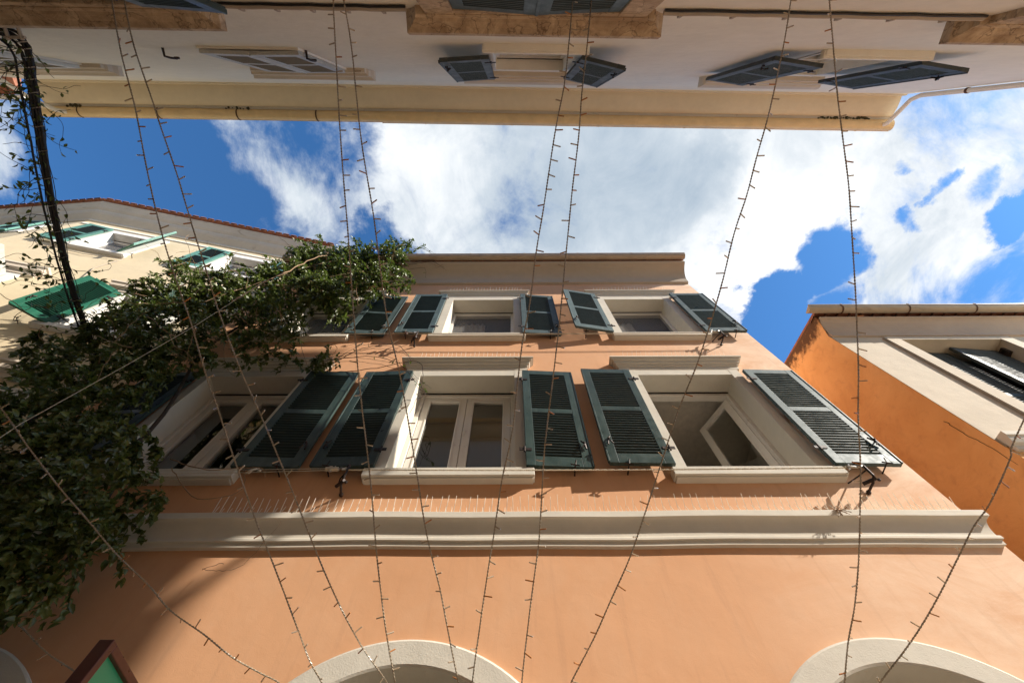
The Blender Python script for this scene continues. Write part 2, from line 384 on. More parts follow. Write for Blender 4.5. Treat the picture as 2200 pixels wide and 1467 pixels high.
def window(F, root, c, half, z0, z1, band=.11, depth=.22, bandp=.035, mat=None, rough=None, sill=True, sillp=.075, hood=None, frame='double', screen=False, sill_h=.075, head_band=.12, hood_c=None, hood_half=None, roommat=None, surround_mat=None):
    mat = mat or M['trim']; a0, a1 = c-half, c+half
    m = MB(); b = bandp
    F.box(m, a0-band, a0, -.003, b, z0, z1+head_band); F.box(m, a1, a1+band, -.003, b, z0, z1+head_band); F.box(m, a0, a1, -.003, b-.002, z1, z1+head_band)
    # reveals and head
    q = F.pt; d = -depth-.08
    m.quad(q(a0,-.003,z0), q(a0,d,z0), q(a0,d,z1), q(a0,-.003,z1)); m.quad(q(a1,-.003,z0), q(a1,d,z0), q(a1,d,z1), q(a1,-.003,z1))
    m.quad(q(a0,-.003,z1), q(a1,-.003,z1), q(a1,d,z1), q(a0,d,z1)); m.quad(q(a0,-.003,z0), q(a1,-.003,z0), q(a1,d,z0), q(a0,d,z0))
    w = m.build('window', surround_mat or mat, root)
    if sill:
        s_ = MB(); F.box(s_, a0-band-.045, a1+band+.045, -.002, sillp+.008, z0-sill_h-.014, z0+.002); F.box(s_, a0-band-.032, a1+band+.032, -.002, sillp-.012, z0-sill_h-.03, z0-sill_h-.014)
        s_.build('sill', rough or mat, w, bevel=.004)
    if hood:
        h = MB(); hc = c if hood_c is None else hood_c; hh = hood_half or (half+band+.03)
        F.moulding(h, hc-hh, hc+hh, hood); h.build('hood_moulding', mat, w)
    fr = MB(); p = -depth; cw = .045
    F.box(fr, a0, a0+cw, p-.06, p+.02, z0, z1); F.box(fr, a1-cw, a1, p-.06, p+.02, z0, z1)
    F.box(fr, a0+cw, a1-cw, p-.06, p+.018, z1-cw-.03, z1); F.box(fr, a0+cw, a1-cw, p-.06, p+.018, z0, z0+cw)
    fr.build('window_frame', M['pvc'], w, bevel=.004)
    if frame != 'none':
        rl = MB(); F.box(rl, a0+.01, a1-.01, p+.02, p+.026, z1-.03, z1-.008); rl.build('blind_slot', M['dark'], w)
    i0, i1, j0, j1 = a0+cw, a1-cw, z0+cw, z1-cw-.03
    if frame == 'double':
        mid = (i0+i1)/2
        sash(F, w, i0+.004, mid-.002, j0+.004, j1-.004, p, .075); sash(F, w, mid+.002, i1-.004, j0+.004, j1-.004, p-.003, .075)
        hd = MB(); hd.tube([q(mid+.02, p, (j0+j1)/2+.1), q(mid+.02, p+.03, (j0+j1)/2+.1), q(mid+.02, p+.03, (j0+j1)/2)], .008); F.box(hd, mid+.005, mid+.035, p, p+.006, (j0+j1)/2+.07, (j0+j1)/2+.15)
        hd.build('handle', M['pvc'], w)
    elif frame == 'open':
        # right leaf swung into the room
        h = i1-.01; wd = (i1-i0)/2; an = R(62)
        G = Frame((0,0), (1,0)); G.o = F.pt(h, p-.02, 0); dd = (-F.d*math.cos(an) - F.n*math.sin(an)); G.d = dd; G.n = Vector((dd.y, -dd.x, 0))
        if G.n.dot(F.n) < 0: G.n = -G.n
        sash(G, w, 0, wd, j0+.004, j1-.004, 0, .075)
        h2 = i0+.01; an = R(80)
        G = Frame((0,0), (1,0)); G.o = F.pt(h2, p-.02, 0); dd = (F.d*math.cos(an) - F.n*math.sin(an)); G.d = dd; G.n = Vector((dd.y, -dd.x, 0))
        sash(G, w, 0, wd, j0+.004, j1-.004, 0, .075)
    elif frame == 'screen':
        pane_mb(F, i0, i1, j0, j1, p-.01).build('pane', M['flyscreen'], w)
        cu = MB(); rows = []
        for k in range(25):
            a = i0-.05+(i1-i0)*.58*k/24; rows.append([F.pt(a, p-.2+.018*math.sin(k*1.5), j0-.3), F.pt(a, p-.2+.012*math.sin(k*1.5+.4), j1+.1)])
        cu.grid(rows); cu.build('curtain', M['curtain'], w)
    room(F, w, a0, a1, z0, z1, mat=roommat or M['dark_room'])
    return w
def gutter(F, root, a0, a1, p, z, r, mat, step=.9, straps=True, strap_mat=None, cap0=True, cap1=True):
    """half-round trough, open side up: centre line (p,z), radius r"""
    m = MB(); rows = []
    n = max(2, int((a1-a0)/.5))
    ring = [(p+r*math.cos(t), z+r*math.sin(t)) for t in [math.pi+math.pi*i/10 for i in range(11)]]
    inner = [(p+(r-.004)*math.cos(t), z+(r-.004)*math.sin(t)) for t in [2*math.pi-math.pi*i/10 for i in range(11)]]
    prof = ring+[(p+r+.008, z), (p+r+.008, z+.008), (p+r-.006, z+.01)]+inner
    for i in range(n+1):
        a = a0+(a1-a0)*i/n; rows.append([F.pt(a, pp, zz+math.sin(i*2.3)*.003) for pp, zz in prof])
    m.grid(rows, close=True)
    for a, on in ((a0, cap0), (a1, cap1)):
        if on: m.poly([F.pt(a, pp, zz) for pp, zz in ring])
    g = m.build('gutter', mat, root, smooth=True)
    if straps:
        a = a0+step*.5
        while a < a1-.1:
            s_ = MB(); rows = []
            for aa in (a-.012, a+.012): rows.append([F.pt(aa, p+(r+.004)*math.cos(t), z+(r+.004)*math.sin(t)) for t in [math.pi+math.pi*i/10 for i in range(11)]])
            s_.grid(rows); F.box(s_, a-.012, a+.012, p+r, p+r+.012, z-.006, z+.02)
            s_.build('gutter_strap', strap_mat or mat, g); a += step
    return g
# ================================================================== THE SETTING
def structure(name, mb, mat):
    o = mb.build(name, mat); o['kind'] = 'structure'; return o
g = MB(); g.quad((-150,-150,-EYE), (150,-150,-EYE), (150,150,-EYE), (-150,150,-EYE)); structure('ground', g, M['paving'])

# ================================================================== PEACH HOUSE (the main facade, plane y = 2.5)
F = Frame((0, 2.5), (1, 0))
house = empty('peach_house', (-.5, 2.5, -EYE), 'peach rendered house with dark green shutters and cream mouldings in the middle of the photo', 'house')
XL, XR, ZT = -4.35, 3.285, 8.5
LOW = [(-2.9, 2.93, 4.57), (-.51, 2.93, 4.57), (1.965, 2.93, 4.57)]
UP = [(-2.88, 5.70, 7.22), (-.475, 5.70, 7.22), (2.03, 5.70, 7.22)]
HW = .535
ARCH = [-2.98, -.55, 1.955]; RI, RO_, ZC = .745, .885, .706
m = MB(); holes = [(c-HW, c+HW, a, b) for c, a, b in LOW+UP] + [(c-RI-.01, c+RI+.01, -EYE, ZC+RI+.02) for c in ARCH]
F.wall(m, XL, XR, -EYE, ZT, holes)
for c in ARCH:
    ns = 40
    for i in range(ns):
        t0, t1 = math.pi*i/ns, math.pi*(i+1)/ns; zt = ZC+RI+.02
        s0, s1 = c-RI*math.cos(t0), c-RI*math.cos(t1)
        m.quad(F.pt(s0,0,ZC+RI*math.sin(t0)), F.pt(s1,0,ZC+RI*math.sin(t1)), F.pt(s1,0,zt), F.pt(s0,0,zt))
    for s_ in (-1, 1): m.quad(F.pt(c+s_*RI,0,-EYE), F.pt(c+s_*(RI+.01),0,-EYE), F.pt(c+s_*(RI+.01),0,ZC+RI+.02), F.pt(c+s_*RI,0,ZC+RI+.02))
DB = 6.0
m.quad((XR,2.5,-EYE), (XR,2.5+DB,-EYE), (XR,2.5+DB,ZT), (XR,2.5,ZT)); m.quad((XL,2.5,-EYE), (XL,2.5+DB,-EYE), (XL,2.5+DB,ZT), (XL,2.5,ZT))
m.quad((XL,2.5+DB,-EYE), (XR,2.5+DB,-EYE), (XR,2.5+DB,ZT), (XL,2.5+DB,ZT))
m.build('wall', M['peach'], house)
rf = MB(); rf.hexa([(XL,2.12,8.58), (XR,2.12,8.58), (XR,8.5,8.58), (XL,8.5,8.58), (XL,2.12,8.60), (XR,2.12,8.60), (XR,5.3,9.5), (XL,5.3,9.5)])
rf.build('roof', M['tile'], house)
# arched door surrounds with recessed plaster tympanum
for c in ARCH:
    a = MB(); ns = 48; rows = []
    for i in range(ns+1):
        t = math.pi*i/ns; co, si = -math.cos(t), math.sin(t)
        rows.append([F.pt(c+co*r, p, ZC+si*r) for r, p in ((RO_,0), (RO_,.028), (RO_-.012,.034), (RI+.012,.034), (RI,.028), (RI,-.22))])
    rows.insert(0, [F.pt(c-r, p, -EYE) for r, p in ((RO_,0), (RO_,.028), (RO_-.012,.034), (RI+.012,.034), (RI,.028), (RI,-.22))])
    rows.append([F.pt(c+r, p, -EYE) for r, p in ((RO_,0), (RO_,.028), (RO_-.012,.034), (RI+.012,.034), (RI,.028), (RI,-.22))])
    a.grid(rows); o = a.build('arch_surround', M['rough_trim'], house)
    t_ = MB(); t_.poly([F.pt(c-RI*math.cos(math.pi*i/24), -.14, ZC+RI*math.sin(math.pi*i/24)) for i in range(25)]); t_.build('tympanum', M['trim'], o)
    d = MB(); F.box(d, c-RI, c-.003, -.2, -.15, -EYE, ZC); F.box(d, c+.003, c+RI, -.2, -.15, -EYE, ZC)
    for sx in (-1, 1):
        for zz in (-1.4, -.4): F.box(d, c+sx*.37-.24, c+sx*.37+.24, -.15, -.135, zz, zz+.85)
    d.build('door', M['green'], o, bevel=.006)
# string course
SC = [(0, 2.475), (.078, 2.462), (.084, 2.455), (.084, 2.405)] + [(.079-.048*math.sin(math.pi/2*i/9), 2.402-.13*(1-math.cos(math.pi/2*i/9))) for i in range(10)] + [(.040, 2.270), (.043, 2.262), (.043, 2.243), (.030, 2.240), (.028, 2.205), (0, 2.203)]
sc = MB(); F.moulding(sc, XL, 3.245, SC, ret0=False, wob=.006); sc.build('string_course', M['trim'], house, smooth=False)
# eaves cornice and gutter
CO = [(0, 8.165), (.045, 8.17), (.052, 8.205), (.052, 8.215)] + [(.055+.27*(1-math.cos(math.pi/2*i/10)), 8.215+.27*math.sin(math.pi/2*i/10)) for i in range(11)] + [(.345, 8.50), (.345, 8.555), (0, 8.56)]
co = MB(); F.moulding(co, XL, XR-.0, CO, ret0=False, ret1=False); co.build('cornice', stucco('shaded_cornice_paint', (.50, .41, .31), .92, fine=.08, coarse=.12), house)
gutter(F, house, XL, XR+.01, .42, 8.60, .062, M['gutter_beige'], step=1.02)
# windows with their hoods
HOODL = [(0, 4.905), (.115, 4.895), (.118, 4.875), (.10, 4.868), (.098, 4.845), (.08, 4.84), (.07, 4.80), (.055, 4.795), (.05, 4.765), (.037, 4.76), (.034, 4.70), (0, 4.70)]
HOODU = [(p*.85, z-4.905+7.55) for p, z in HOODL]
for i, (c, z0, z1) in enumerate(LOW):
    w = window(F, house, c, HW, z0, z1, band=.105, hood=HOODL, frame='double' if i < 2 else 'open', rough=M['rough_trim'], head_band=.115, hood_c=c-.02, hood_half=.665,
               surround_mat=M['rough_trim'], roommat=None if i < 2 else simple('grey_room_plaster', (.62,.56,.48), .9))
for i, (c, z0, z1) in enumerate(UP):
    w = window(F, house, c, .50, z0, z1, band=.115, hood=HOODU, frame='screen', head_band=.10, hood_half=.68, rough=M['trim'])
HP = .062
shutter(F, house, -2.9+.62, HP, -2, .54, 2.945, 4.58, M['green'], M['slat_green'], side=1)
shutter(F, house, -2.9-.62, HP, -2, .54, 2.945, 4.58, M['green'], M['slat_green'], side=-1)
shutter(F, house, -.51-.61, HP, -1.5, .515, 2.945, 4.58, M['green'], M['slat_green'], side=-1)
shutter(F, house, -.51+.62, HP, -3, .545, 2.94, 4.58, M['green'], M['slat_green'], side=1)
shutter(F, house, 1.965-.645, HP, 1.5, .535, 2.95, 4.58, M['green'], M['slat_green'], side=-1)
shutter(F, house, 1.965+.645, HP, -1.5, .545, 2.95, 4.575, M['green_grey'], M['green'], side=1, label='sunlit weathered green shutter, the rightmost of the lower row')
shutter(F, house, -2.88+.59, HP, -4, .53, 5.70, 7.33, M['green_grey'], M['slat_green'], side=1)
shutter(F, house, -.475-.61, HP, 0, .51, 5.70, 7.33, M['green_grey'], M['slat_green'], side=-1)
shutter(F, house, -.475+.615, HP, -4, .53, 5.68, 7.33, M['green_grey'], M['slat_green'], side=1)
shutter(F, house, 2.03-.645, HP, 9, .53, 5.70, 7.33, M['green_grey'], M['slat_green'], side=-1)
shutter(F, house, 2.03+.62, HP, 0, .545, 5.70, 7.33, M['green_grey'], M['green'], side=1)

# ================================================================== ORANGE NEIGHBOUR on the right
N = Frame((4.34, 2.5), (1, 0))
nb = empty('orange_house', (6.5, 2.6, -EYE), 'orange limewashed gable house with pale cream front beyond the narrow gap, at the right edge', 'house')
L = 7.0
m = MB()
# side wall with its raking verge
m.poly([(4.34,2.5,-EYE), (4.34,9.0,-EYE), (4.34,9.0,6.9), (4.34,5.6,7.29), (4.34,2.5,6.17), (4.34,2.36,6.12), (4.34,2.36,6.04), (4.34,2.5,5.72)])
m.quad((4.34+L,2.5,-EYE), (4.34+L,9,-EYE), (4.34+L,9,6.1), (4.34+L,2.5,6.1)); m.quad((4.34,9,-EYE), (4.34+L,9,-EYE), (4.34+L,9,6.9), (4.34,9,6.9))
N.wall(m, 0, L, -EYE, 3.27)
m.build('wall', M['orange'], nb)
m = MB(); N.wall(m, 0, L, 3.27, 5.75, [(.83, 2.17, 3.62, 5.55)], p=.004)
m.build('front_wall', M['right_front'], nb)
m = MB(); m.hexa([(4.36,2.2,6.10), (4.34+L,2.2,6.10), (4.34+L,5.6,7.25), (4.36,5.6,7.25), (4.36,2.2,6.14), (4.34+L,2.2,6.14), (4.34+L,5.6,7.28), (4.36,5.6,7.28)]); m.quad((4.36,5.6,7.28),(4.34+L,5.6,7.28),(4.34+L,9,6.9),(4.33,9,6.9))
m.build('roof', M['tile'], nb)
random.seed(2); m = MB(); ck = [(4.337, 2.612, 3.832), (4.337, 2.606, 3.604), (4.337, 2.58, 3.362), (4.337, 2.572, 3.078)]
pts = []
for a_, b_ in zip(ck, ck[1:]):
    for i in range(7): pts.append(Vector(a_).lerp(Vector(b_), i/7)+Vector((0, random.uniform(-.008,.008), random.uniform(-.012,.012))))
m.tube(pts, .0035, 4, .0015); m.build('crack', M['dark'], nb)
CN = [(0, 5.665), (.03, 5.672)] + [(.03+.13*(1-math.cos(math.pi/2*i/8)), 5.68+.33*math.sin(math.pi/2*i/8)) for i in range(9)] + [(.165, 6.03), (0, 6.04)]
m = MB(); N.moulding(m, .02, L, CN, ret0=False, ret1=False); m.build('cornice', stucco('brownish_cornice_paint', (.52, .40, .30), .85, fine=.15, coarse=.3), nb)
m = MB(); N.moulding(m, .03, L, [(.0, 3.20), (.03, 3.20), (.035, 3.245), (.06, 3.26), (.075, 3.30), (.075, 3.325), (.09, 3.335), (.09, 3.385), (0, 3.395)], ret0=False, ret1=False); m.build('string_course', M['rough_trim'], nb)
m = MB(); N.box(m, .12, L, .003, .03, 2.4, 3.17); m.build('lintel_band', M['white_trim'], nb)
gutter(N, nb, -.12, L, .245, 6.125, .062, M['gutter_weathered'], step=.95, strap_mat=M['rust'])
# roof tile ends showing above the cornice
m = MB()
for i in range(40):
    a = .05+i*.17; rows = []
    for pp, zz in ((.02, 6.12), (.24, 6.075)): rows.append([N.pt(a+.07*math.cos(t), pp, zz+.05*math.sin(t)) for t in [math.pi*k/6 for k in range(7)]])
    m.grid(rows)
m.build('roof_tiles', M['tile'], nb)
# window with shutters closed inside its deep reveal
m = MB(); a0, a1, z0, z1 = .83, 2.17, 3.62, 5.53
N.box(m, a0-.17, a0, -.002, .035, z0-.1, z1+.085); N.box(m, a1, a1+.17, -.002, .035, z0-.1, z1+.085); N.box(m, a0, a1, -.002, .033, z1, z1+.085)
for s_, sx in ((a0, 0), (a1, 0)): m.quad(N.pt(s_,.0,z0), N.pt(s_,-.3,z0), N.pt(s_,-.3,z1), N.pt(s_,.0,z1))
m.quad(N.pt(a0,0,z1), N.pt(a1,0,z1), N.pt(a1,-.3,z1), N.pt(a0,-.3,z1)); m.quad(N.pt(a0,0,z0), N.pt(a1,0,z0), N.pt(a1,-.3,z0), N.pt(a0,-.3,z0))
w = m.build('window', M['right_front'], nb); room(N, w, a0, a1, z0, z1, p=-.3, depth=1)
shutter(N, nb, a0+.01, -.17, -3, .655, z0+.02, z1-.015, M['grey_shutter'], M['grey_shutter'], side=1, latch=False, closed=True, mid=.42)
shutter(N, nb, a1-.01, -.17, 5, .655, z0+.02, z1-.015, M['grey_shutter'], M['grey_shutter'], side=-1, latch=False, closed=True, mid=.42)
m = MB(); m.tube([N.pt(a1, -.1, z1-.13), N.pt(a1-.05, -.1, z1-.13)], .02); N.box(m, a1-.05, a1, -.14, -.06, z1-.2, z1-.08); m.build('shutter_bracket', M['iron'], w)

# ================================================================== OFF-WHITE HOUSE across the lane (behind the camera, overhead)
OA, OB = Vector((-7.9, -.9, 0)), Vector((6.55, -.63, 0))
O = Frame(OA, OB-OA, flip=True); OL = (OB-OA).length; ox = 7.9     # s = x + 7.9
opp = empty('off_white_house', (-.5, -.75, -EYE), 'off-white rendered house with a yellow gutter, along the top of the photo', 'house')
OZ = 8.66
HB = [(-2.74, 1.6, 3.4, .52), (.16, 1.6, 3.4, .52), (3.76, 1.6, 3.4, .52)]
HT = [(.225, 4.78, 6.35, .40), (3.28, 4.78, 6.35, .42)]
holes = [(c+ox-h, c+ox+h, a, b) for c, a, b, h in HB+HT]
m = MB(); O.wall(m, 0, OL, -EYE, OZ, holes)
q = O.pt
for s_ in (0, OL): m.quad(q(s_,0,-EYE), q(s_,-7,-EYE), q(s_,-7,OZ), q(s_,0,OZ))
m.quad(q(0,-7,-EYE), q(OL,-7,-EYE), q(OL,-7,OZ), q(0,-7,OZ)); m.quad(q(0,-.0,OZ), q(OL,-.0,OZ), q(OL,-7,OZ), q(0,-7,OZ))
m.build('wall', M['opposite'], opp)
m = MB(); m.hexa([q(.01,-.01,8.64), q(OL-.01,-.01,8.64), q(OL-.01,-7,8.64), q(.01,-7,8.64), q(.01,-.01,8.765), q(OL-.01,-.01,8.765), q(OL-.01,-7,8.765), q(.01,-7,8.765)]); m.hexa([q(-.05,.36,8.76), q(OL,.36,8.76), q(OL,-7.2,8.76), q(-.05,-7.2,8.76), q(-.05,.36,8.80), q(OL,.36,8.80), q(OL,-3.5,10.0), q(-.05,-3.5,10.0)])
m.build('roof', M['tile'], opp)
CV = [(0, 8.50), (.02, 8.505), (.025, 8.60)] + [(.03+.30*math.sin(math.pi/2*i/8), 8.61+.10*(1-math.cos(math.pi/2*i/8))) for i in range(9)] + [(.332, 8.745), (0, 8.75)]
m = MB(); O.moulding(m, 0.02, OL-.02, CV, ret0=False, ret1=False, wob=.012); m.build('cornice', M['soffit'], opp)
gutter(O, opp, -.15, 5.7, .452, 8.765, .085, M['gutter'], step=1.35, strap_mat=M['rust'], cap1=False)
gutter(O, opp, 5.68, OL+.06, .458, 8.755, .092, M['gutter'], step=1.5, strap_mat=M['gutter'])
m = MB()       # tile ends in the gap above the cornice
for i in range(80):
    a = .05+i*.18; rows = []
    for pp, zz in ((.2, 8.80), (.42, 8.765)): rows.append([q(a+.07*math.cos(t), pp, zz+.045*math.sin(t)) for t in [math.pi*k/6 for k in range(7)]])
    m.grid(rows)
m.build('roof_tiles', M['old_cornice'], opp)
m = MB(); O.box(m, 0.0, OL, .328, .372, 8.722, 8.765); m.build('fascia', M['old_cornice'], opp)
random.seed(3); m = MB()
for (a, n, wd) in ((.35, 26, .25), (13.2, 70, .9), (3.0, 10, .5)):
    for i in range(n): m.sphere(q(a+random.random()*wd, .345+random.random()*.03, 8.715+random.random()*.015), .010+.014*random.random(), 6)
m.build('moss', M['moss'], opp)['kind'] = 'stuff'
m = MB(); O.box(m, 12.95, 14.42, -1.6, -.05, 8.7, 11.9); m.build('unseen_shade_block', M['opposite'], opp)  # block added behind the eave, out of view, to shade the left window
# rainwater pipes at both ends
for pts in ([q(OL-.12,.46,8.70), q(OL-.12,.43,8.60), q(OL-.11,.25,8.42), q(OL-.10,.10,8.28), q(OL-.10,.05,8.1), q(OL-.10,.05,-EYE)], [q(.35,.46,8.68), q(.25,.44,8.6), q(.1,.3,8.4), q(.04,.07,8.1), q(.04,.05,7.5), q(.04,.05,-EYE)]):
    m = MB(); m.tube(pts, .034, 10); o = m.build('rain_pipe', M['opposite'], opp, smooth=True)
    for zz in (7.3, 5.4, 3.4):
        m = MB(); m.tube([Vector((pts[-1].x, pts[-1].y, zz-.02)), Vector((pts[-1].x, pts[-1].y, zz+.02))], .04, 10); m.build('pipe_clamp', M['rust'], o)
# lower windows: brown stone surrounds with heavy hoods
for i, (c, z0, z1, h) in enumerate(HB):
    s_ = c+ox; m = MB()
    O.box(m, s_-h-.18, s_-h, -.003, .045, z0, z1+.16); O.box(m, s_+h, s_+h+.18, -.003, .045, z0, z1+.16); O.box(m, s_-h, s_+h, -.003, .043, z1, z1+.16)
    O.box(m, s_-h, s_+h, -.2, .0, z1, z1+.01); O.box(m, s_-h-.01, s_-h, -.2, 0, z0, z1); O.box(m, s_+h, s_+h+.01, -.2, 0, z0, z1); O.box(m, s_-h, s_+h, -.2, 0, z0-.01, z0)
    w = m.build('window', M['stone'], opp, bevel=.008)
    hd = MB(); O.moulding(hd, s_-h-.19, s_+h+.19, [(0, 3.475), (.05, 3.475), (.058, 3.50), (.058, 3.515), (.075, 3.525), (.10, 3.56), (.125, 3.575), (.13, 3.58), (.13, 3.65), (0, 3.67)], wob=.004)
    hd.build('hood_moulding', M['stone'], w)
    sl = MB(); O.box(sl, s_-h-.22, s_+h+.22, 0, .1, z0-.09, z0); sl.build('sill', M['stone'], w, bevel=.006)
    room(O, w, s_-h, s_+h, z0, z1, p=-.2, depth=1.2)
    if i == 0:
        shutter(O, opp, s_+h, .03, 3, .5, z0+.03, z1-.06, M['green'], M['slat_green'], side=1, latch=True)
        shutter(O, opp, s_-h, .05, 6, .5, z0+.03, z1-.01, M['green'], M['slat_green'], side=-1, latch=True)
    else:
        shutter(O, opp, s_-h+.005, .0, 3, .515, z0+.02, z1-.012, M['green_grey'], M['slat_green'], side=1, latch=False, closed=True)
        shutter(O, opp, s_+h-.005, .0, 3, .515, z0+.02, z1-.012, M['green_grey'], M['slat_green'], side=-1, latch=False, closed=True)
HO = [(0, 6.55), (.05, 6.55), (.055, 6.60), (.075, 6.61), (.08, 6.66), (.10, 6.68), (.115, 6.74), (.12, 6.80), (0, 6.81)]
for i, (c, z0, z1, h) in enumerate(HT):
    s_ = c+ox
    w = window(O, opp, s_, h, z0, z1, band=.03, depth=.13, bandp=.008, mat=M['pale_stone'], surround_mat=M['opposite'], rough=M['opposite'], frame='double', hood=HO, hood_half=.66, hood_c=s_-.05, sillp=.06, sill_h=.04, head_band=.14)
    if i == 0:
        shutter(O, opp, s_-h-.02, .075, 4, .45, z0, z1+.02, M['grey_shutter'], M['slat_green'], side=-1, catch=False)
        shutter(O, opp, s_+h+.02, .065, 11, .41, z0, z1-.03, M['grey_shutter'], M['slat_green'], side=1, catch=False)
    else:
        shutter(O, opp, s_-h-.02, .10, -7, .46, z0, z1, M['grey_shutter'], M['slat_green'], side=-1, catch=False)
        shutter(O, opp, s_+h+.03, .06, 7, .45, z0, z1-.03, M['grey_shutter'], M['slat_green'], side=1, catch=False)
for c in (-2.51, -5.75):
    s_ = c+ox; m = MB(); O.moulding(m, s_-.66, s_+.66, [(0, 6.50), (.045, 6.50), (.05, 6.55), (.075, 6.57), (.08, 6.64), (.11, 6.69), (.11, 6.76), (0, 6.77)])
    w = m.build('hood_moulding', M['pale_stone'], opp)
    m = MB(); O.box(m, s_-.485, s_+.485, -.002, .02, 5.10, 6.5); m.build('window', M['opposite'], opp)
    shutter(O, opp, s_-.475, .022, 1, .472, 5.12, 6.47, M['pale_shutter'], M['pale_slat'], side=1, latch=False)
    shutter(O, opp, s_+.475, .022, 1, .472, 5.12, 6.47, M['pale_shutter'], M['pale_slat'], side=-1, latch=False)
    for a in (s_-.9, s_+.5):
        m = MB(); m.tube([q(a, 0, 5.25), q(a, .07, 5.25), q(a+.01, .075, 5.32), q(a+.02, .07, 5.4)], .012); O.box(m, a-.02, a+.02, .05, .07, 5.42, 5.45); m.build('shutter_catch', M['iron'], opp)
# cables clipped along the wall between the hoods
for (a, b, zz) in ((-2.02, -.66, 3.50), (.97, 3.0, 3.47)):
    for k, (mt, r) in enumerate(((M['grey_cable'], .016), (M['black_cable'], .008))):
        m = MB(); pts = [q(a+ox+(b-a)*i/18, .018-.006*k, zz-.028*k+.008*math.sin(i*1.7+k)+.004*math.sin(i*3.1)) for i in range(19)]
        m.tube(pts, r, 7); o = m.build('wall_cable', mt, opp, smooth=True)
        if k == 0:
            for i in range(1, 18, 3):
                m = MB(); p0 = pts[i]; O.box(m, a+ox+(b-a)*i/18-.01, a+ox+(b-a)*i/18+.01, 0, .036, zz-.0, zz+.055); m.build('cable_clip', M['grey_cable'], o)

# ================================================================== CREAM HOUSE further along the lane, left
W0, W1 = Vector((-9.45, 1.66, 0)), Vector((-4.36, 2.738, 0))
C = Frame(W0, W1-W0); CL = (W1-W0).length; q = C.pt
D = Frame((-9.45, 1.66), (-3.55, .24), flip=True)                 # its other face, past the corner
cream = empty('cream_house', (-7.5, 2.2, -EYE), 'tall sunlit cream house with teal and jade green shutters, left behind the ivy', 'house')
CT = 10.55
CW = [(1.38, .44, 8.74, 9.86), (3.86, .44, 8.74, 9.86), (1.0, .45, 5.75, 7.05), (3.72, .46, 5.75, 7.05), (3.75, .46, 2.6, 4.2), (1.05, .46, 2.6, 4.2)]
m = MB(); C.wall(m, 0, CL, -EYE, CT, [(c-h, c+h, a, b) for c, h, a, b in CW]); D.wall(m, 0, 3.56, -EYE, CT)
m.quad(q(CL,0,-EYE), q(CL,-7,-EYE), q(CL,-7,CT), q(CL,0,CT)); m.quad(q(CL,-7,-EYE), D.pt(3.56,-7,-EYE), D.pt(3.56,-7,CT), q(CL,-7,CT)); m.quad(D.pt(3.56,0,-EYE), D.pt(3.56,-7,-EYE), D.pt(3.56,-7,CT), D.pt(3.56,0,CT))
m.poly([q(0,0,CT), q(CL,0,CT), q(CL,-7,CT), D.pt(3.56,-7,CT), D.pt(3.56,0,CT)])
m.build('wall', M['cream'], cream)
# eaves: mitred cornice round the corner, tile edge on top
EP = [(0, 10.40), (.03, 10.41), (.035, 10.47), (.06, 10.50), (.16, 10.60), (.20, 10.66), (.21, 10.70), (.27, 10.76), (.34, 10.86), (.36, 10.88), (.36, 10.93), (0, 10.94)]
bis = (C.n+D.n).normalized(); kk = 1/bis.dot(C.n)
m = MB(); rows = [[D.pt(3.56, p, z) for p, z in EP], [W0+bis*kk*p+Vector((0,0,z)) for p, z in EP], [C.pt(CL, p, z) for p, z in EP]]
m.grid(rows); m.build('cornice', M['old_cornice'], cream)
m = MB(); TP = [(.30, 10.935), (.42, 10.935), (.42, 10.965), (-3, 12.0)]
rows = [[D.pt(3.56, p, z) for p, z in TP], [W0+bis*kk*p+Vector((0,0,z)) for p, z in TP], [C.pt(CL, p, z) for p, z in TP]]
m.grid(rows)
for G, n, LL in ((C, 30, CL), (D, 20, 3.56)):
    for i in range(n):
        a = LL*(i+.5)/n; G_rows = [[G.pt(a+.075*math.cos(t), pp, zz+.04*math.sin(t)) for t in [math.pi*k/5 for k in range(6)]] for pp, zz in ((.44, 10.965), (.1, 11.07))]; m.grid(G_rows); m.poly(G_rows[0])
m.build('roof', M['tile'], cream)
m = MB(); C.box(m, .05, CL, -.002, .022, 10.14, 10.20); m.build('string_course', M['white_trim'], cream)
CH = [(0, 7.36), (.13, 7.35), (.13, 7.31), (.11, 7.29), (.10, 7.22), (.05, 7.18), (.045, 7.12), (0, 7.11)]
for i, (c, h, z0, z1) in enumerate(CW):
    hd = None
    if i in (2, 3): hd = CH
    if i in (4, 5): hd = [(p*1.1, z-7.36+4.72) for p, z in CH]
    w = window(C, cream, c, h, z0, z1, band=.17, depth=.16, bandp=.03, mat=M['white_trim'], hood=None, frame='screen' if i < 2 else 'double', head_band=.16, sillp=.07)
    if hd:
        m = MB(); C.moulding(m, c-.74, c+.74, hd); m.build('hood_moulding', M['pale_stone'], w)
SH = dict(latch=True, mids=[.45])
shutter(C, cream, 1.38-.52, .04, 3, .45, 8.74, 9.98, M['teal'], M['slat_green'], side=-1)
shutter(C, cream, 1.38+.46, .04, 32, .42, 8.74, 9.98, M['teal'], M['slat_green'], side=1)
shutter(C, cream, 3.86-.54, .04, 3, .45, 8.74, 9.98, M['teal'], M['slat_green'], side=-1)
shutter(C, cream, 3.86+.52, .04, 6, .44, 8.74, 9.98, M['teal'], M['slat_green'], side=1)
shutter(C, cream, 3.22, .04, 26, .49, 5.72, 7.0, M['jade'], M['jade'], side=-1, mids=[.995], label='bright jade green shutter, sun shining through it')
shutter(C, cream, 4.2, .04, 82, .5, 5.72, 7.0, M['pale_shutter'], M['teal'], side=1, mids=[.5])
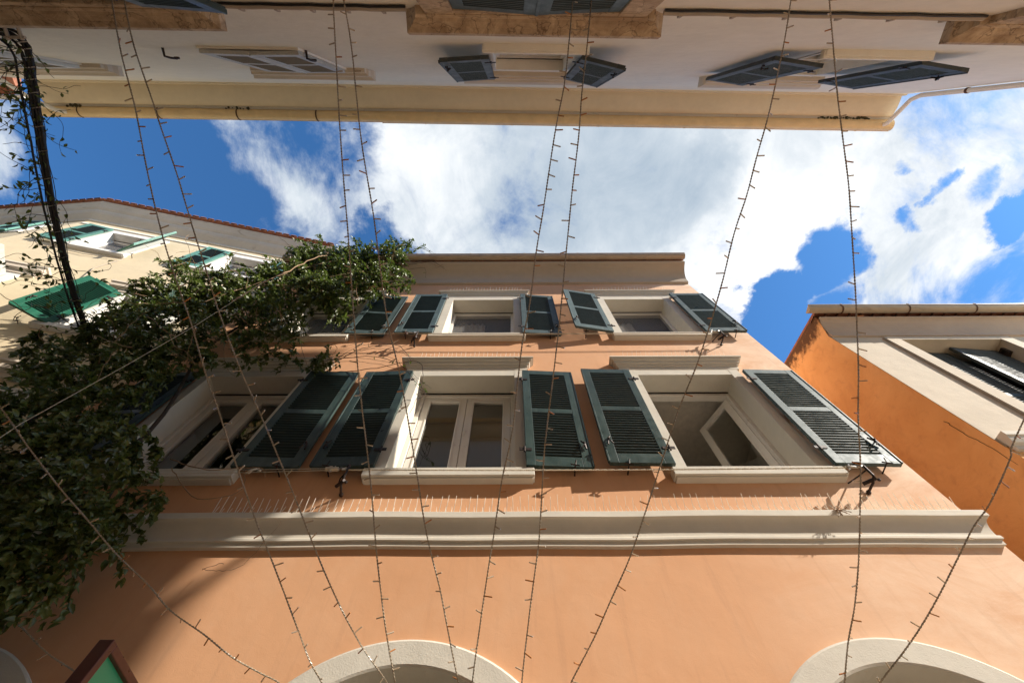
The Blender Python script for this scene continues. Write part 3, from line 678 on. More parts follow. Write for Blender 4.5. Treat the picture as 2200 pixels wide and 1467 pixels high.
shutter(C, cream, 1.5, .04, 80, .5, 5.72, 7.0, M['pale_shutter'], M['teal'], side=1)
shutter(C, cream, 3.25, .04, 20, .48, 2.6, 4.2, M['green'], M['slat_green'], side=-1)
m = MB(); D.box(m, .5, .8, 0, .02, 9.3, 10.3); D.box(m, 1.6, 1.75, 0, .02, 9.3, 10.3); m.build('window', M['white_trim'], cream)
shutter(D, cream, .75, .04, 4, .46, 9.3, 10.3, M['teal'], M['slat_green'], side=1, latch=False)
shutter(D, cream, 1.7, .04, 4, .46, 9.3, 10.3, M['teal'], M['slat_green'], side=-1, latch=False)
m = MB(); m.tube([q(.7, .03, 8.5), q(1.5, .028, 8.42), q(2.12, .03, 8.52), q(2.1, .02, 7.9), q(2.3, .02, 7.4), q(2.95, .05, 7.36)], .007, 5); m.build('wall_cable', M['grey_cable'], cream)

# ================================================================== FAR HOUSE beyond, top-left corner
far = empty('far_house', (-12.4, -2.6, -EYE), 'distant white house with a tiled roof edge, top left behind the vine', 'house')
m = MB(); m.hexa([(-15,-5,-EYE), (-10.0,-5,-EYE), (-10.0,-.98,-EYE), (-15,-.98,-EYE), (-15,-5,10.3), (-10.0,-5,10.3), (-10.0,-.98,10.3), (-15,-.98,10.3)]); m.build('wall', M['white_trim'], far)
m = MB(); m.hexa([(-15.2,-5.2,10.3), (-9.8,-5.2,10.3), (-9.8,-.83,10.3), (-15.2,-.83,10.3), (-15.2,-3,11.3), (-9.8,-3,11.3), (-9.8,-.83,10.36), (-15.2,-.83,10.36)]); m.build('roof', M['tile'], far)
m = MB(); m.tube([(-15.2,-.78,10.35), (-9.75,-.78,10.35)], .045, 8); m.build('gutter', M['white_trim'], far)
far2 = empty('gabled_house', (-12, .2, -EYE), 'cream cornice end of another distant house at the left edge, under the sky', 'house')
m = MB(); m.hexa([(-15,-.62,-EYE), (-10.7,-.62,-EYE), (-10.7,-.3,-EYE), (-15,-.3,-EYE), (-15,-.62,10.1), (-10.7,-.62,10.1), (-10.7,-.3,10.1), (-15,-.3,10.1)]); m.build('wall', M['cream'], far2)
m = MB(); m.hexa([(-15,-.64,10.1), (-10.6,-.64,10.1), (-10.6,-.24,10.1), (-15,-.24,10.1), (-15,-.64,10.25), (-10.5,-.64,10.25), (-10.5,-.2,10.25), (-15,-.2,10.25)]); m.build('cornice', M['soffit'], far2)
# measured courses of the light strings (x, y, z from the eye), and the clumps of the creeper (x, y, z, radius)
STRINGS = [
 [(-2.239,-0.715,3.119),(-2.158,-0.424,2.958),(-2.066,-0.162,2.812),(-1.99,0.094,2.67),(-1.884,0.412,2.493),(-1.792,0.657,2.357),(-1.696,0.875,2.235),(-1.603,1.111,2.104),(-1.525,1.279,2.011),(-1.436,1.486,1.895),(-1.315,1.751,1.749),(-1.199,1.97,1.627),(-1.084,2.204,1.497),(-1.008,2.357,1.411),(-0.947,2.447,1.362)],
 [(-2.174,-0.715,3.119),(-2.104,-0.496,2.997),(-1.989,-0.233,2.851),(-1.902,-0.022,2.734),(-1.818,0.163,2.631),(-1.723,0.39,2.505),(-1.62,0.635,2.369),(-1.533,0.854,2.247),(-1.409,1.111,2.104),(-1.302,1.301,1.999),(-1.184,1.528,1.872),(-1.072,1.751,1.748),(-0.99,1.911,1.659),(-0.878,2.108,1.55),(-0.757,2.291,1.448),(-0.626,2.448,1.361)],
 [(-0.99,-0.71,3.117),(-0.967,-0.419,2.955),(-0.945,-0.158,2.81),(-0.92,0.075,2.68),(-0.884,0.416,2.491),(-0.859,0.682,2.343),(-0.826,0.943,2.198),(-0.795,1.177,2.068),(-0.757,1.427,1.928),(-0.722,1.652,1.803),(-0.691,1.873,1.681),(-0.658,2.07,1.571),(-0.623,2.263,1.464),(-0.58,2.448,1.361)],
 [(-0.937,-0.71,3.117),(-0.894,-0.491,2.995),(-0.852,-0.205,2.836),(-0.812,0.052,2.693),(-0.748,0.372,2.515),(-0.704,0.617,2.379),(-0.654,0.879,2.233),(-0.588,1.114,2.102),(-0.53,1.366,1.962),(-0.479,1.592,1.837),(-0.428,1.834,1.702),(-0.367,2.051,1.582),(-0.318,2.264,1.463),(-0.271,2.449,1.36)],
 [(0.353,-0.704,3.114),(0.323,-0.486,2.992),(0.294,-0.271,2.872),(0.247,-0.06,2.755),(0.206,0.148,2.639),(0.166,0.353,2.526),(0.126,0.554,2.414),(0.094,0.795,2.28),(0.054,0.989,2.172),(0.023,1.201,2.054),(-0.002,1.389,1.95),(-0.051,1.594,1.836),(-0.087,1.815,1.713),(-0.134,2.052,1.581),(-0.173,2.265,1.463),(-0.202,2.449,1.36)],
 [(0.447,-0.704,3.113),(0.421,-0.461,2.978),(0.39,-0.223,2.846),(0.368,-0.013,2.729),(0.331,0.24,2.588),(0.307,0.465,2.463),(0.281,0.687,2.34),(0.258,0.861,2.243),(0.231,1.033,2.148),(0.199,1.244,2.03),(0.17,1.451,1.915),(0.151,1.655,1.802),(0.13,1.856,1.69),(0.095,2.053,1.581),(0.063,2.266,1.462),(0.039,2.45,1.36)],
 [(1.567,-0.699,3.111),(1.524,-0.505,3.003),(1.466,-0.29,2.883),(1.408,-0.102,2.778),(1.332,0.107,2.663),(1.272,0.289,2.561),(1.199,0.469,2.461),(1.126,0.69,2.338),(1.041,0.907,2.218),(0.959,1.099,2.111),(0.874,1.267,2.017),(0.813,1.412,1.937),(0.734,1.597,1.834),(0.644,1.798,1.722),(0.581,1.937,1.645),(0.483,2.113,1.547),(0.398,2.267,1.462),(0.279,2.451,1.359)],
 [(1.784,-0.699,3.11),(1.794,-0.48,2.989),(1.8,-0.217,2.843),(1.812,0.016,2.713),(1.827,0.246,2.585),(1.827,0.471,2.46),(1.821,0.737,2.312),(1.813,0.953,2.192),(1.807,1.124,2.097),(1.79,1.333,1.981),(1.781,1.539,1.866),(1.757,1.742,1.753),(1.734,1.941,1.643),(1.702,2.137,1.534),(1.66,2.291,1.448),(1.631,2.456,1.356)],
 [(2.643,1.347,1.973),(2.552,1.512,1.881),(2.423,1.704,1.774),(2.33,1.804,1.719),(2.247,1.923,1.653),(2.138,2.08,1.566),(2.032,2.215,1.49),(1.929,2.33,1.427),(1.803,2.456,1.356)],
 [(-2.655,1.264,2.019),(-2.492,1.441,1.921),(-2.308,1.626,1.818),(-2.153,1.767,1.739),(-2.0,1.907,1.661),(-1.826,2.036,1.59),(-1.702,2.144,1.53),(-1.533,2.241,1.476),(-1.389,2.337,1.423),(-1.247,2.404,1.385),(-1.154,2.446,1.362)],
 [(-2.564,2.121,1.543),(-2.438,2.218,1.489),(-2.312,2.314,1.435),(-2.167,2.391,1.392),(-2.094,2.442,1.364)],
]
CLUMPS = [(-3.68,2.1,8.46,0.46),(-2.97,2.1,8.45,0.41),(-2.36,2.1,8.44,0.34),(-3.57,2.05,7.05,0.41),(-2.77,2.1,6.48,0.36),(-2.2,2.1,6.94,0.32),(-3.77,2.05,6.56,0.36),(-3.01,2.1,5.52,0.28),(-3.6,2.05,5.74,0.32),(-4.22,2.0,6.41,0.33),(-2.17,2.1,9.0,0.22),(-1.86,2.15,7.37,0.16),(-4.0,2.0,5.61,0.28),(-2.7,2.2,5.06,0.1),(-3.05,2.15,4.88,0.14),(-3.33,2.05,4.66,0.19),(-3.83,2.0,4.96,0.28),(-2.99,2.2,6.15,0.23),(-2.86,2.2,7.55,0.34),(-2.45,2.25,6.28,0.21),(-2.78,2.32,4.71,0.07),(-2.56,2.35,4.79,0.08),(-2.25,2.35,4.69,0.1),(-1.99,2.35,4.49,0.04),(-3.0,2.3,4.58,0.08),(-3.88,2.0,4.43,0.26),(-3.45,2.1,4.19,0.18),(-3.46,2.1,3.79,0.15),(-3.77,2.05,3.89,0.27),(-4.2,2.0,4.0,0.2),(-4.49,1.95,4.99,0.21),(-4.7,1.95,5.84,0.24),(-4.36,1.9,4.46,0.15),(-4.34,2.0,3.8,0.15),(-3.22,2.2,4.33,0.11),(-4.96,1.95,6.73,0.21),(-3.8,2.0,3.02,0.19),(-3.63,2.0,3.15,0.24),(-3.47,2.05,3.23,0.19),(-3.33,2.1,3.38,0.14),(-3.36,2.0,2.56,0.22),(-3.14,2.05,2.62,0.22),(-2.96,2.1,2.74,0.22),(-2.84,2.15,2.86,0.14),(-2.97,2.0,2.16,0.2),(-2.74,2.05,2.17,0.2),(-2.61,2.1,2.3,0.17),(-2.52,2.2,2.46,0.11),(-2.65,2.0,1.8,0.17),(-2.57,2.1,1.9,0.16),(-2.5,2.15,2.01,0.1),(-2.5,2.1,1.63,0.11),(-2.45,2.15,1.68,0.08),(-2.53,2.25,2.25,0.09),(-2.48,2.1,1.5,0.05),(-2.45,2.35,2.44,0.04),(-4.91,1.95,4.33,0.13),(-4.25,2.0,3.02,0.25),(-3.4,2.0,2.24,0.22),(-2.81,2.0,1.72,0.16)]
# ================================================================== LIGHT STRINGS across the lane
random.seed(11)
def smooth_path(pts, n=6):
    P = [Vector(p) for p in pts]; out = []
    for i in range(len(P)-1):
        p0, p1, p2, p3 = P[max(i-1,0)], P[i], P[i+1], P[min(i+2,len(P)-1)]
        for k in range(n):
            t = k/n; out.append(.5*((2*p1)+(-p0+p2)*t+(2*p0-5*p1+4*p2-p3)*t*t+(-p0+3*p1-3*p2+p3)*t**3))
    out.append(P[-1]); return out
def walk(path, step):
    out = [path[0].copy()]; acc = 0
    for a, b in zip(path, path[1:]):
        l = (b-a).length
        if l < 1e-9: continue
        while acc+l >= step:
            a = a+(b-a).normalized()*(step-acc); l = (b-a).length; out.append(a.copy()); acc = 0
        acc += l
    return out
bm_ = MB(); bm_.tube([(0,0,0), (0,0,.006), (0,0,.034)], .0034, 6, .0036); bm_.sphere((0,0,.035), .004, 6)
n0 = len(bm_.f)
proto_b = bm_.build('bulb', [M['bulb']]); amber = proto_b.data.copy(); amber.materials[0] = M['bulb_amber']; clear = proto_b.data
bpy.data.objects.remove(proto_b)
SL = ['outermost left light string of the tall ones, crossing the blue sky', 'second light string from the left at the top edge, beside the outermost left one',
      'third light string from the left at the top edge, left of a close pair', 'fourth light string from the left at the top edge, right one of a close pair',
      'fifth light string from the left at the top edge, left of the middle pair', 'sixth light string from the left at the top edge, right of the middle pair',
      'seventh light string from the left at the top edge, slanting across the open window', 'nearly vertical light string on the right, past the sunlit rightmost shutter',
      'light string leaving the right edge and slanting down left over the right arch', 'light string slanting from the left edge over the dark ivy and shaded wall',
      'short light string in the bottom left corner above the green sign']
for si, pts in enumerate(STRINGS):
    pts = [Vector(p) for p in pts]
    e = pts[-1]+(pts[-1]-pts[-2]).normalized()*.02; pts.append(Vector((e.x, 2.50, e.z-.02)))
    d = (pts[0]-pts[1]).normalized()
    if si < 8: pts.insert(0, pts[0]+d*.08)
    elif si == 8: pts[:0] = [Vector((4.1, -.74, 3.14)), Vector((3.4, .3, 2.55))]
    else: pts[:0] = [pts[0]+Vector((-.9, -1.0, .5)), pts[0]+Vector((-.42, -.42, .24))]
    path = walk(smooth_path(pts), .0075)
    # slack of real cable: a slow sideways wander
    ph = random.random()*6
    path = [p+Vector((math.sin(i*.045+ph)*.0022+math.sin(i*.013+ph)*.004, 0, math.sin(i*.03+ph*2)*.0025)) for i, p in enumerate(path)]
    root = empty('light_string', path[-1], 'clear fairy '+SL[si] if False else SL[si], 'light string', 'fairy light strings across the lane')
    w = MB()
    for s_ in (0, 1):
        rows = []
        for i, p in enumerate(path):
            a = i*.0075/.034*2*math.pi+s_*math.pi
            rows.append(p+Vector((math.cos(a)*.0026, .25*math.sin(a)*.0026, math.sin(a)*.0026)))
        w.tube(rows, .0023, 4)
    w.build('wire', M['wire_clear'], root)
    st = walk(path, .085)[1:]
    for k, p in enumerate(st[:98]):
        if random.random() < .05: continue
        t = (st[min(k+1, len(st)-1)]-st[max(k-1, 0)]).normalized()
        side = t.cross(Vector((0, .5, .85))).normalized(); oth = side.cross(t)
        sg = 1 if random.random() < .55 else -1; u = random.uniform(-.5, .5)
        dr = (side*sg*math.cos(u*1.3)+oth*math.sin(u*1.6)+t*random.uniform(-.45, .35)).normalized()
        b = bpy.data.objects.new('bulb', amber if random.random() < .28 else clear); COL.objects.link(b); b.parent = root
        b.location = p+dr*.001-root.location; b.rotation_euler = dr.to_track_quat('Z', 'Y').to_euler(); b.scale = (1, 1, random.uniform(.8, 1.15))

# ================================================================== BIRD SPIKES
sp = MB(); sp.tube([(0,0,0), (0,0,.1)], .0030, 4, .0018); sp_o = sp.build('spike', M['spike']); SPM = sp_o.data; bpy.data.objects.remove(sp_o)
def spikes(a0, a1, p, z, h, label, lean=.0):
    root = empty('bird_spikes', F.pt((a0+a1)/2, p, z), label, 'bird spikes', 'clear bird spikes on the ledges')
    b = MB(); F.box(b, a0, a1, p-.03, p+.02, z, z+.006); b.build('base_strip', M['spike'], root)
    n = int((a1-a0)/.052)
    for i in range(n):
        a = a0+.02+(a1-a0-.04)*i/max(1, n-1)
        for k in (0, 1):
            o = bpy.data.objects.new('spike', SPM); COL.objects.link(o); o.parent = root
            o.location = F.pt(a+(.012 if k else 0)+random.uniform(-.004,.004), p-.015+.02*k, z+.004)-root.location
            o.scale = (1, 1, h/.1*random.uniform(.85, 1.12)*(1 if k else .8))
            o.rotation_euler = (R(28 if k else -4), R(random.uniform(-4, 4)+lean+(6 if k else -3)), 0)
orda = ['rightmost', 'second from the right', 'middle', 'second from the left', 'leftmost']
for i in range(5):
    b = 3.2-i*1.08; spikes(b-1.07, b, .045, 2.466, .125, orda[i]+' strip of clear bird spikes along the long string course', lean=-14+i*5)
spikes(-1.14, .08, .05, 4.905, .12, 'bird spikes on the hood over the middle window of the lower row')
spikes(1.31, 2.58, .05, 4.905, .12, 'bird spikes on the hood over the open window at right')
spikes(-1.10, .16, .045, 7.55, .12, 'bird spikes on the hood over the middle window of the upper row')
spikes(1.39, 2.68, .045, 7.55, .12, 'bird spikes on the hood over the right window of the upper row')

# ================================================================== CLOTHES LINES on iron hooks
def hook(a, z, root, P=.15, tilt=0):
    m = MB()
    m.tube([F.pt(a+.02, 0, z-.14), F.pt(a+.02, .03, z-.14), F.pt(a+.03, P*.75, z-.135), F.pt(a+.045, P, z-.10), F.pt(a+.045, P, z), F.pt(a+.045, P-.004, z+.05), F.pt(a+.03, P-.02, z+.075), F.pt(a+.012, P-.03, z+.06), F.pt(a+.01, P-.02, z+.035)], .0095, 8)
    m.tube([F.pt(a-.05, 0, z-.02), F.pt(a-.01, P*.6, z-.04), F.pt(a+.045, P, z-.03)], .006, 6)
    m.tube([F.pt(a-.02, P*.5, z-.11), F.pt(a+.055, P*.95, z-.12)], .014, 8)
    m.sphere(F.pt(a+.02, .02, z-.14), .018); m.sphere(F.pt(a+.07, P*.9, z-.13), .013)
    m.build('hook', M['iron'], root, smooth=True)
    k = MB(); k.tube([F.pt(a-.10, P, z+.003), F.pt(a-.06, P+.006, z), F.pt(a-.02, P, z)], .009, 6); k.tube([F.pt(a-.02, P-.01, z+.02), F.pt(a+.01, P+.01, z-.01), F.pt(a+.03, P, z+.01)], .011, 6)
    k.tube([F.pt(a-.06, P, z+.03), F.pt(a-.09, P, z-.03)], .007, 6)
    k.build('turnbuckle', M['steel'], root, smooth=True)
def braid(pts, r, pitch, root, name='cord'):
    m = MB(); path = walk(smooth_path(pts, 3), .012)
    for s_ in (0, 1):
        m.tube([p+Vector((0, math.cos(i*.012/pitch*2*math.pi+s_*math.pi)*r*.55, math.sin(i*.012/pitch*2*math.pi+s_*math.pi)*r*.55)) for i, p in enumerate(path)], r*.75, 4)
    m.build(name, M['cord'], root)
def catmull(a0, a1, p, z, sag, n=8): return [F.pt(a0+(a1-a0)*i/n, p, z-sag*4*(i/n)*(1-i/n)) for i in range(n+1)]
PW = .145
r1 = empty('clothes_line', F.pt(.7, 0, 2.8), 'braided clothes line under the lower windows between two rusty hooks', 'clothes line', 'clothes lines under the windows')
hook(-1.33, 2.84, r1, PW); hook(2.70, 2.84, r1, PW); braid(catmull(-1.33, 2.70, PW, 2.832, .014), .0055, .03, r1)
r2 = empty('clothes_line', F.pt(-2.2, 0, 2.8), 'thin doubled clothes line with a pulley at the lower left window', 'clothes line', 'clothes lines under the windows')
for dz in (0, .022): 
    m = MB(); m.tube([F.pt(-1.42, PW, 2.85-dz), F.pt(-2.2, PW, 2.835-dz*1.5), F.pt(-3.3, PW, 2.83-dz*2)], .0028, 5); m.build('cord', M['cord'], r2)
m = MB(); m.tube([F.pt(-1.42, PW-.012, 2.842), F.pt(-1.42, PW+.012, 2.842)], .022, 12); F.box(m, -1.46, -1.36, PW-.014, PW+.014, 2.832, 2.85); m.build('pulley', M['cord'], r2, smooth=True)
for a in (-1.98, -2.0):
    m = MB(); m.tube([F.pt(a, PW, 2.85), F.pt(a-.03, PW+.02, 2.81), F.pt(a-.05, PW+.01, 2.78)], .006, 5); F.box(m, a-.04, a+.02, PW-.008, PW+.008, 2.815, 2.835); m.build('clothes_peg', M['cord'], r2)
r3 = empty('clothes_line', F.pt(.7, 0, 5.6), 'doubled clothes line across the upper windows between small hooks', 'clothes line', 'clothes lines under the windows')
hook(-1.30, 5.56, r3, PW); hook(2.72, 5.56, r3, PW)
for dz in (0, .028): 
    m = MB(); m.tube(catmull(-1.3, 2.72, PW-.01, 5.56-dz, .02), .0038, 5); m.build('cord', M['cord'], r3)
r4 = empty('clothes_line', F.pt(-2.2, 0, 5.6), 'short clothes line running left into the ivy below the upper left window', 'clothes line', 'clothes lines under the windows')
m = MB(); m.tube(catmull(-3.4, -1.36, PW, 5.55, .02), .0042, 5); m.build('cord', M['cord'], r4)
m = MB(); m.tube([F.pt(-1.40, PW-.012, 5.552), F.pt(-1.40, PW+.012, 5.552)], .022, 12); m.build('pulley', M['rust'], r4, smooth=True)

# ================================================================== SIGN bottom left
s = empty('hanging_sign', (-1.75, 2.5, .9), 'green board sign in a dark red frame sticking out from the wall, bottom left', 'sign')
Y0, Y1, Z0, Z1, X0, X1 = 1.95, 2.44, .55, 1.262, -1.77, -1.705
m = MB()
def bb(m, x0, x1, y0, y1, z0, z1): m.hexa([(x0,y0,z0),(x1,y0,z0),(x1,y1,z0),(x0,y1,z0),(x0,y0,z1),(x1,y0,z1),(x1,y1,z1),(x0,y1,z1)])
bb(m, X0, X1, Y0, Y0+.036, Z0, Z1); bb(m, X0, X1, Y1-.036, Y1, Z0, Z1); bb(m, X0+.001, X1-.001, Y0+.036, Y1-.036, Z1-.036, Z1); bb(m, X0+.001, X1-.001, Y0+.036, Y1-.036, Z0, Z0+.036)
m.build('frame', M['sign_red'], s, bevel=.004)
m = MB(); bb(m, X0+.022, X1-.022, Y0+.03, Y1-.03, Z0+.03, Z1-.03); m.build('board', M['sign_green'], s)
m = MB(); m.tube([(-1.74, 2.44, 1.1), (-1.74, 2.5, 1.1)], .012); m.tube([(-1.74, 2.44, .7), (-1.74, 2.5, .7)], .012); m.build('bracket', M['iron'], s)

# ================================================================== IVY
random.seed(23)
ivy = empty('ivy', (-3.2, 2.4, -EYE), 'big dark ivy covering the left end of the peach house up to its roof', 'climbing plant')
def leaf_into(V, Fc, c, nrm, ax, L, Wd):
    t = ax; b = nrm.cross(t).normalized(); n = len(V)
    fold = nrm*Wd*.28
    V += [c, c+t*L*.33+b*Wd*.5+fold, c+t*L*.72+b*Wd*.36+fold*.6-nrm*L*.05, c+t*L-nrm*L*.16, c+t*L*.72-b*Wd*.36+fold*.6-nrm*L*.05, c+t*L*.33-b*Wd*.5+fold, c+t*L*.5]
    Fc += [(n, n+1, n+6), (n+1, n+2, n+6), (n+2, n+3, n+6), (n, n+6, n+5), (n+6, n+4, n+5), (n+6, n+3, n+4)]
def rv(): 
    while True:
        v = Vector((random.uniform(-1,1), random.uniform(-1,1), random.uniform(-1,1)))
        if .05 < v.length < 1: return v
V, Fc = [], []
twigs = []
for (x, y, z, r) in CLUMPS:
    c0 = Vector((x, y, z)); sq = min(1.0, .30/r)
    n = int(14500*r**1.75)
    nt_ = max(8, int(n/30)); near = z < 4.2
    for k in range(nt_):            # each twig wanders out of the clump and carries its leaves
        v = rv(); 
        p = c0+Vector((v.x*r*.8, v.y*min(r, .30)*.8, v.z*r*.8)); d = (v.normalized()*.7+rv()*.6+Vector((0, -.55, -.3))).normalized()
        ln = random.uniform(.12, .34)*(1.0 if r > .15 else .5); m_ = max(4, int(n/nt_)); pl = [p.copy()]
        for i in range(m_):
            d = (d+rv()*.30+Vector((0, 0, -.06))).normalized(); p = p+d*ln/m_*1.3
            if p.y > 2.47: p.y = 2.47-random.random()*.03
            pl.append(p.copy())
            L = random.uniform(.032, .070)*(1.0 if near else 1.1); a = (rv()*.9+d*.5+Vector((0, -.3, -.25))).normalized()
            nr = (rv()*.75+Vector((.25, -.6, .35))).normalized(); nr = (nr-a*nr.dot(a))
            if nr.length < .1: continue
            leaf_into(V, Fc, p+rv()*.012, nr.normalized(), a, L, L*random.uniform(.42, .6))
        if k % 12 == 0: twigs.append(pl)
me = bpy.data.meshes.new('foliage'); off = ivy.location; me.from_pydata([tuple(v-off) for v in V], [], Fc); me.materials.append(M['leaf']); me.polygons.foreach_set('use_smooth', [True]*len(me.polygons))
fo = bpy.data.objects.new('foliage', me); COL.objects.link(fo); fo.parent = ivy
print('ivy leaves', len(Fc)//6)
random.seed(77)
tw = MB()
dry = MB()
for k in range(70):
    cx, cy, cz, r_ = random.choice([q_ for q_ in CLUMPS if q_[2] > 3.6]); p = Vector((cx, cy, cz))+Vector((random.uniform(-1,1)*r_, -.25-random.random()*.15, random.uniform(-1,1)*r_)); d = rv().normalized(); pl = [p.copy()]
    for i in range(random.randint(5, 12)):
        d = (d+rv()*.5+Vector((0, .1, 0))).normalized(); p = p+d*.06; pl.append(p.copy())
    dry.tube(smooth_path(pl, 3), .004, 4, .0018)
dry.build('dry_stems', M['pale_bark'], ivy)['kind'] = 'stuff'
for pl in twigs: tw.tube(pl[::2] if len(pl) > 5 else pl, .0035, 4, .0015)
tw.build('twigs', M['bark'], ivy)['kind'] = 'stuff'
# woody stems up the corner of the house and dry loops hanging off the edge
def wander(pts, amp, n=6, seed=0):
    random.seed(seed); P = smooth_path(pts, n); return [p+rv()*amp for p in P]
for i, (pts, r) in enumerate([([(-4.15,2.35,-1.6),(-4.1,2.3,1.5),(-4.16,2.2,3.25),(-4.1,2.2,5.4),(-4.15,2.2,7.3),(-4.0,2.2,9.0)], .03), ([(-3.6,2.4,-1.6),(-3.5,2.4,1.2),(-3.2,2.35,3.3),(-3.7,2.3,5.2),(-3.1,2.3,7.6)], .025),
        ([(-3.0,2.42,-1.6),(-2.75,2.4,1.5),(-2.9,2.38,2.4),(-3.3,2.4,3.5)], .015)]):
    m = MB(); m.tube(wander(pts, .012, seed=i), r, 7, r*.5); m.build('stem', M['bark'], ivy)
loops = [[(-2.25,2.35,4.7),(-1.7,2.33,4.80),(-1.25,2.28,4.5),(-1.0,2.28,4.1),(-.83,2.32,3.92)], [(-2.0,2.38,4.5),(-1.55,2.3,4.42),(-1.05,2.25,4.50),(-.95,2.35,4.2),(-.98,2.4,3.7)],
         [(-2.1,2.36,4.6),(-1.8,2.3,4.95),(-1.4,2.3,5.05),(-1.15,2.33,4.65)], [(-2.62,2.3,2.8),(-2.2,2.28,2.45),(-1.95,2.3,2.55),(-2.1,2.35,2.85)], [(-2.7,2.3,2.9),(-2.3,2.28,2.75),(-1.95,2.3,2.8),(-1.85,2.32,2.7)],
         [(-1.75,2.35,1.98),(-1.82,2.3,1.9),(-1.7,2.28,1.87),(-1.6,2.3,1.93),(-1.55,2.34,2.3)], [(-2.9,2.15,9.1),(-3.1,2.1,9.7),(-2.8,2.1,9.9)], [(-2.2,2.1,8.9),(-1.9,2.05,9.3),(-1.6,2.1,9.0),(-1.35,2.15,8.6)],
         [(-3.7,2.1,9.0),(-3.9,2.1,9.7),(-3.6,2.05,10.0)], [(-1.95,2.15,7.9),(-1.6,2.15,8.1),(-1.5,2.2,7.7)], [(-2.0,2.15,8.3),(-1.55,2.1,8.5),(-1.35,2.12,8.2),(-1.2,2.1,7.9)], [(-.98,2.4,4.05),(-.93,2.38,3.95),(-.9,2.42,4.1),(-.97,2.4,4.15),(-.92,2.4,4.02)],
         [(-3.3,1.95,6.2),(-3.0,1.95,6.6),(-2.6,2.0,7.0),(-2.5,2.05,7.6)], [(-3.9,1.85,5.2),(-3.5,1.8,5.9),(-3.3,1.85,6.9),(-2.9,1.9,7.8)]]
for i, l in enumerate(loops):
    m = MB(); m.tube(wander(l, .008, 7, 40+i), .0045 if i != 5 else .0018, 5, .002 if i != 5 else .001)
    if i in (0, 2, 7, 10, 12):
        for j in range(3): m.tube(wander([Vector(p)+rv()*.08 for p in l], .012, 6, 90+i*3+j), .0026, 4, .0012)
    m.build('tendril', M['pale_bark'] if i in (3, 4, 5, 12, 13, 8) else M['bark'], ivy)
m = MB(); random.seed(5); VV, FF = [], []
for l in loops[:3]+loops[6:10]:
    for p in smooth_path(l, 5):
        if random.random() < .35: 
            a = (rv()+Vector((0,-.3,-.3))).normalized(); nr = rv(); nr = (nr-a*nr.dot(a)).normalized(); leaf_into(VV, FF, p, nr, a, random.uniform(.035, .06), .026)
m.v, m.f = VV, FF; m.build('loose_leaves', M['leaf'], ivy)

# ================================================================== CABLE BUNDLE with the vine climbing along it
cab = empty('cable_bundle', (-4.45, 2.4, 4.4), 'thick bundle of black cables crossing the lane at the left into the ivy', 'cable')
A1 = [(-5.6,-.86,4.40),(-4.9,-.86,4.42),(-4.28,-.82,4.42),(-4.10,-.80,4.44),(-4.03,-.69,4.45),(-4.07,-.47,4.44),(-4.15,-.11,4.43),(-4.30,.556,4.42),(-4.402,1.269,4.4),(-4.449,1.875,4.4),(-4.44,2.45,4.4)]
for dx, dy, dz, r in ((.0, 0, 0, .015), (.022, -.02, .01, .012), (-.022, .03, -.02, .011), (-.075, .045, -.045, .009), (.008, .02, .025, .010)):
    pts = [Vector(p)+Vector((dx, dy, dz))*(1.0 if i < 6 else max(.55, 1.0-.12*(i-5))) for i, p in enumerate(A1)]
    m = MB(); m.tube(wander(pts, .002, 6, int(abs(dx)*1000)), r, 8); m.build('cable', M['black_cable'], cab, smooth=True)
for i in range(16):
    p = smooth_path(A1, 6)[20+i*2] if 20+i*2 < 60 else None
    if p is None: break
    m = MB(); m.tube([p+Vector((-.045,0,-.01)), p+Vector((0,-.01,.035)), p+Vector((.045,0,0)), p+Vector((0,.01,-.035)), p+Vector((-.045,0,-.01))], .004, 5); m.build('cable_tie', M['steel'], cab)
m = MB()
for dx in (-.06, .05): m.tube([(-4.03+dx,-.85,4.40), (-4.03+dx,-.74,4.40)], .014, 6)
m.tube([(-4.12,-.76,4.40), (-3.95,-.76,4.40)], .012, 6); m.build('bracket', M['grey_cable'], cab)
vine = empty('hanging_vine', (-4.5, .8, 4.3), 'sparse leafy vine dangling around the black cable bundle at the left', 'climbing plant')
VV, FF = [], []; random.seed(31); st = MB()
base = smooth_path(A1, 6)
for k in range(85):
    p = base[random.randint(24, 56)].copy()+Vector((random.uniform(-.1,.05), 0, -.03)); d = Vector((random.choice((-1, -1, -.6, .5)), random.uniform(-.8, .8), random.uniform(-.5,.3))).normalized(); pl = [p.copy()]; n = random.randint(6, 15)
    for i in range(n):
        d = (d+rv()*.55).normalized(); p = p+d*.045; 
        if p.x < -5.0 or p.x > -4.0+.1: break
        pl.append(p.copy())
        if random.random() < .42:
            a = (rv()+d*.5).normalized(); nr = rv(); nr = nr-a*nr.dot(a)
            if nr.length > .1: leaf_into(VV, FF, p, nr.normalized(), a, random.uniform(.04, .075), random.uniform(.024, .036))
    if len(pl) > 2: st.tube(smooth_path(pl, 3), .0032, 4, .0016)
for i in range(24, len(base)-3):
    for k in range(3):
        p = base[i]+Vector((random.uniform(-.07,.07), random.uniform(-.05,.05), random.uniform(-.06,.05))); a = rv().normalized(); nr = rv(); nr = nr-a*nr.dot(a)
        if nr.length > .1: leaf_into(VV, FF, p, nr.normalized(), a, random.uniform(.03, .055), .022)
for sgn in (0, 1, 2): st.tube([p+Vector((math.cos(i*.5+sgn*2)*.04, 0, math.sin(i*.5+sgn*2)*.04)) for i, p in enumerate(base[22:])], .0032, 5)
st.build('stem', M['bark'], vine); lm = MB(); lm.v, lm.f = VV, FF; lm.build('foliage', M['leaf'], vine)
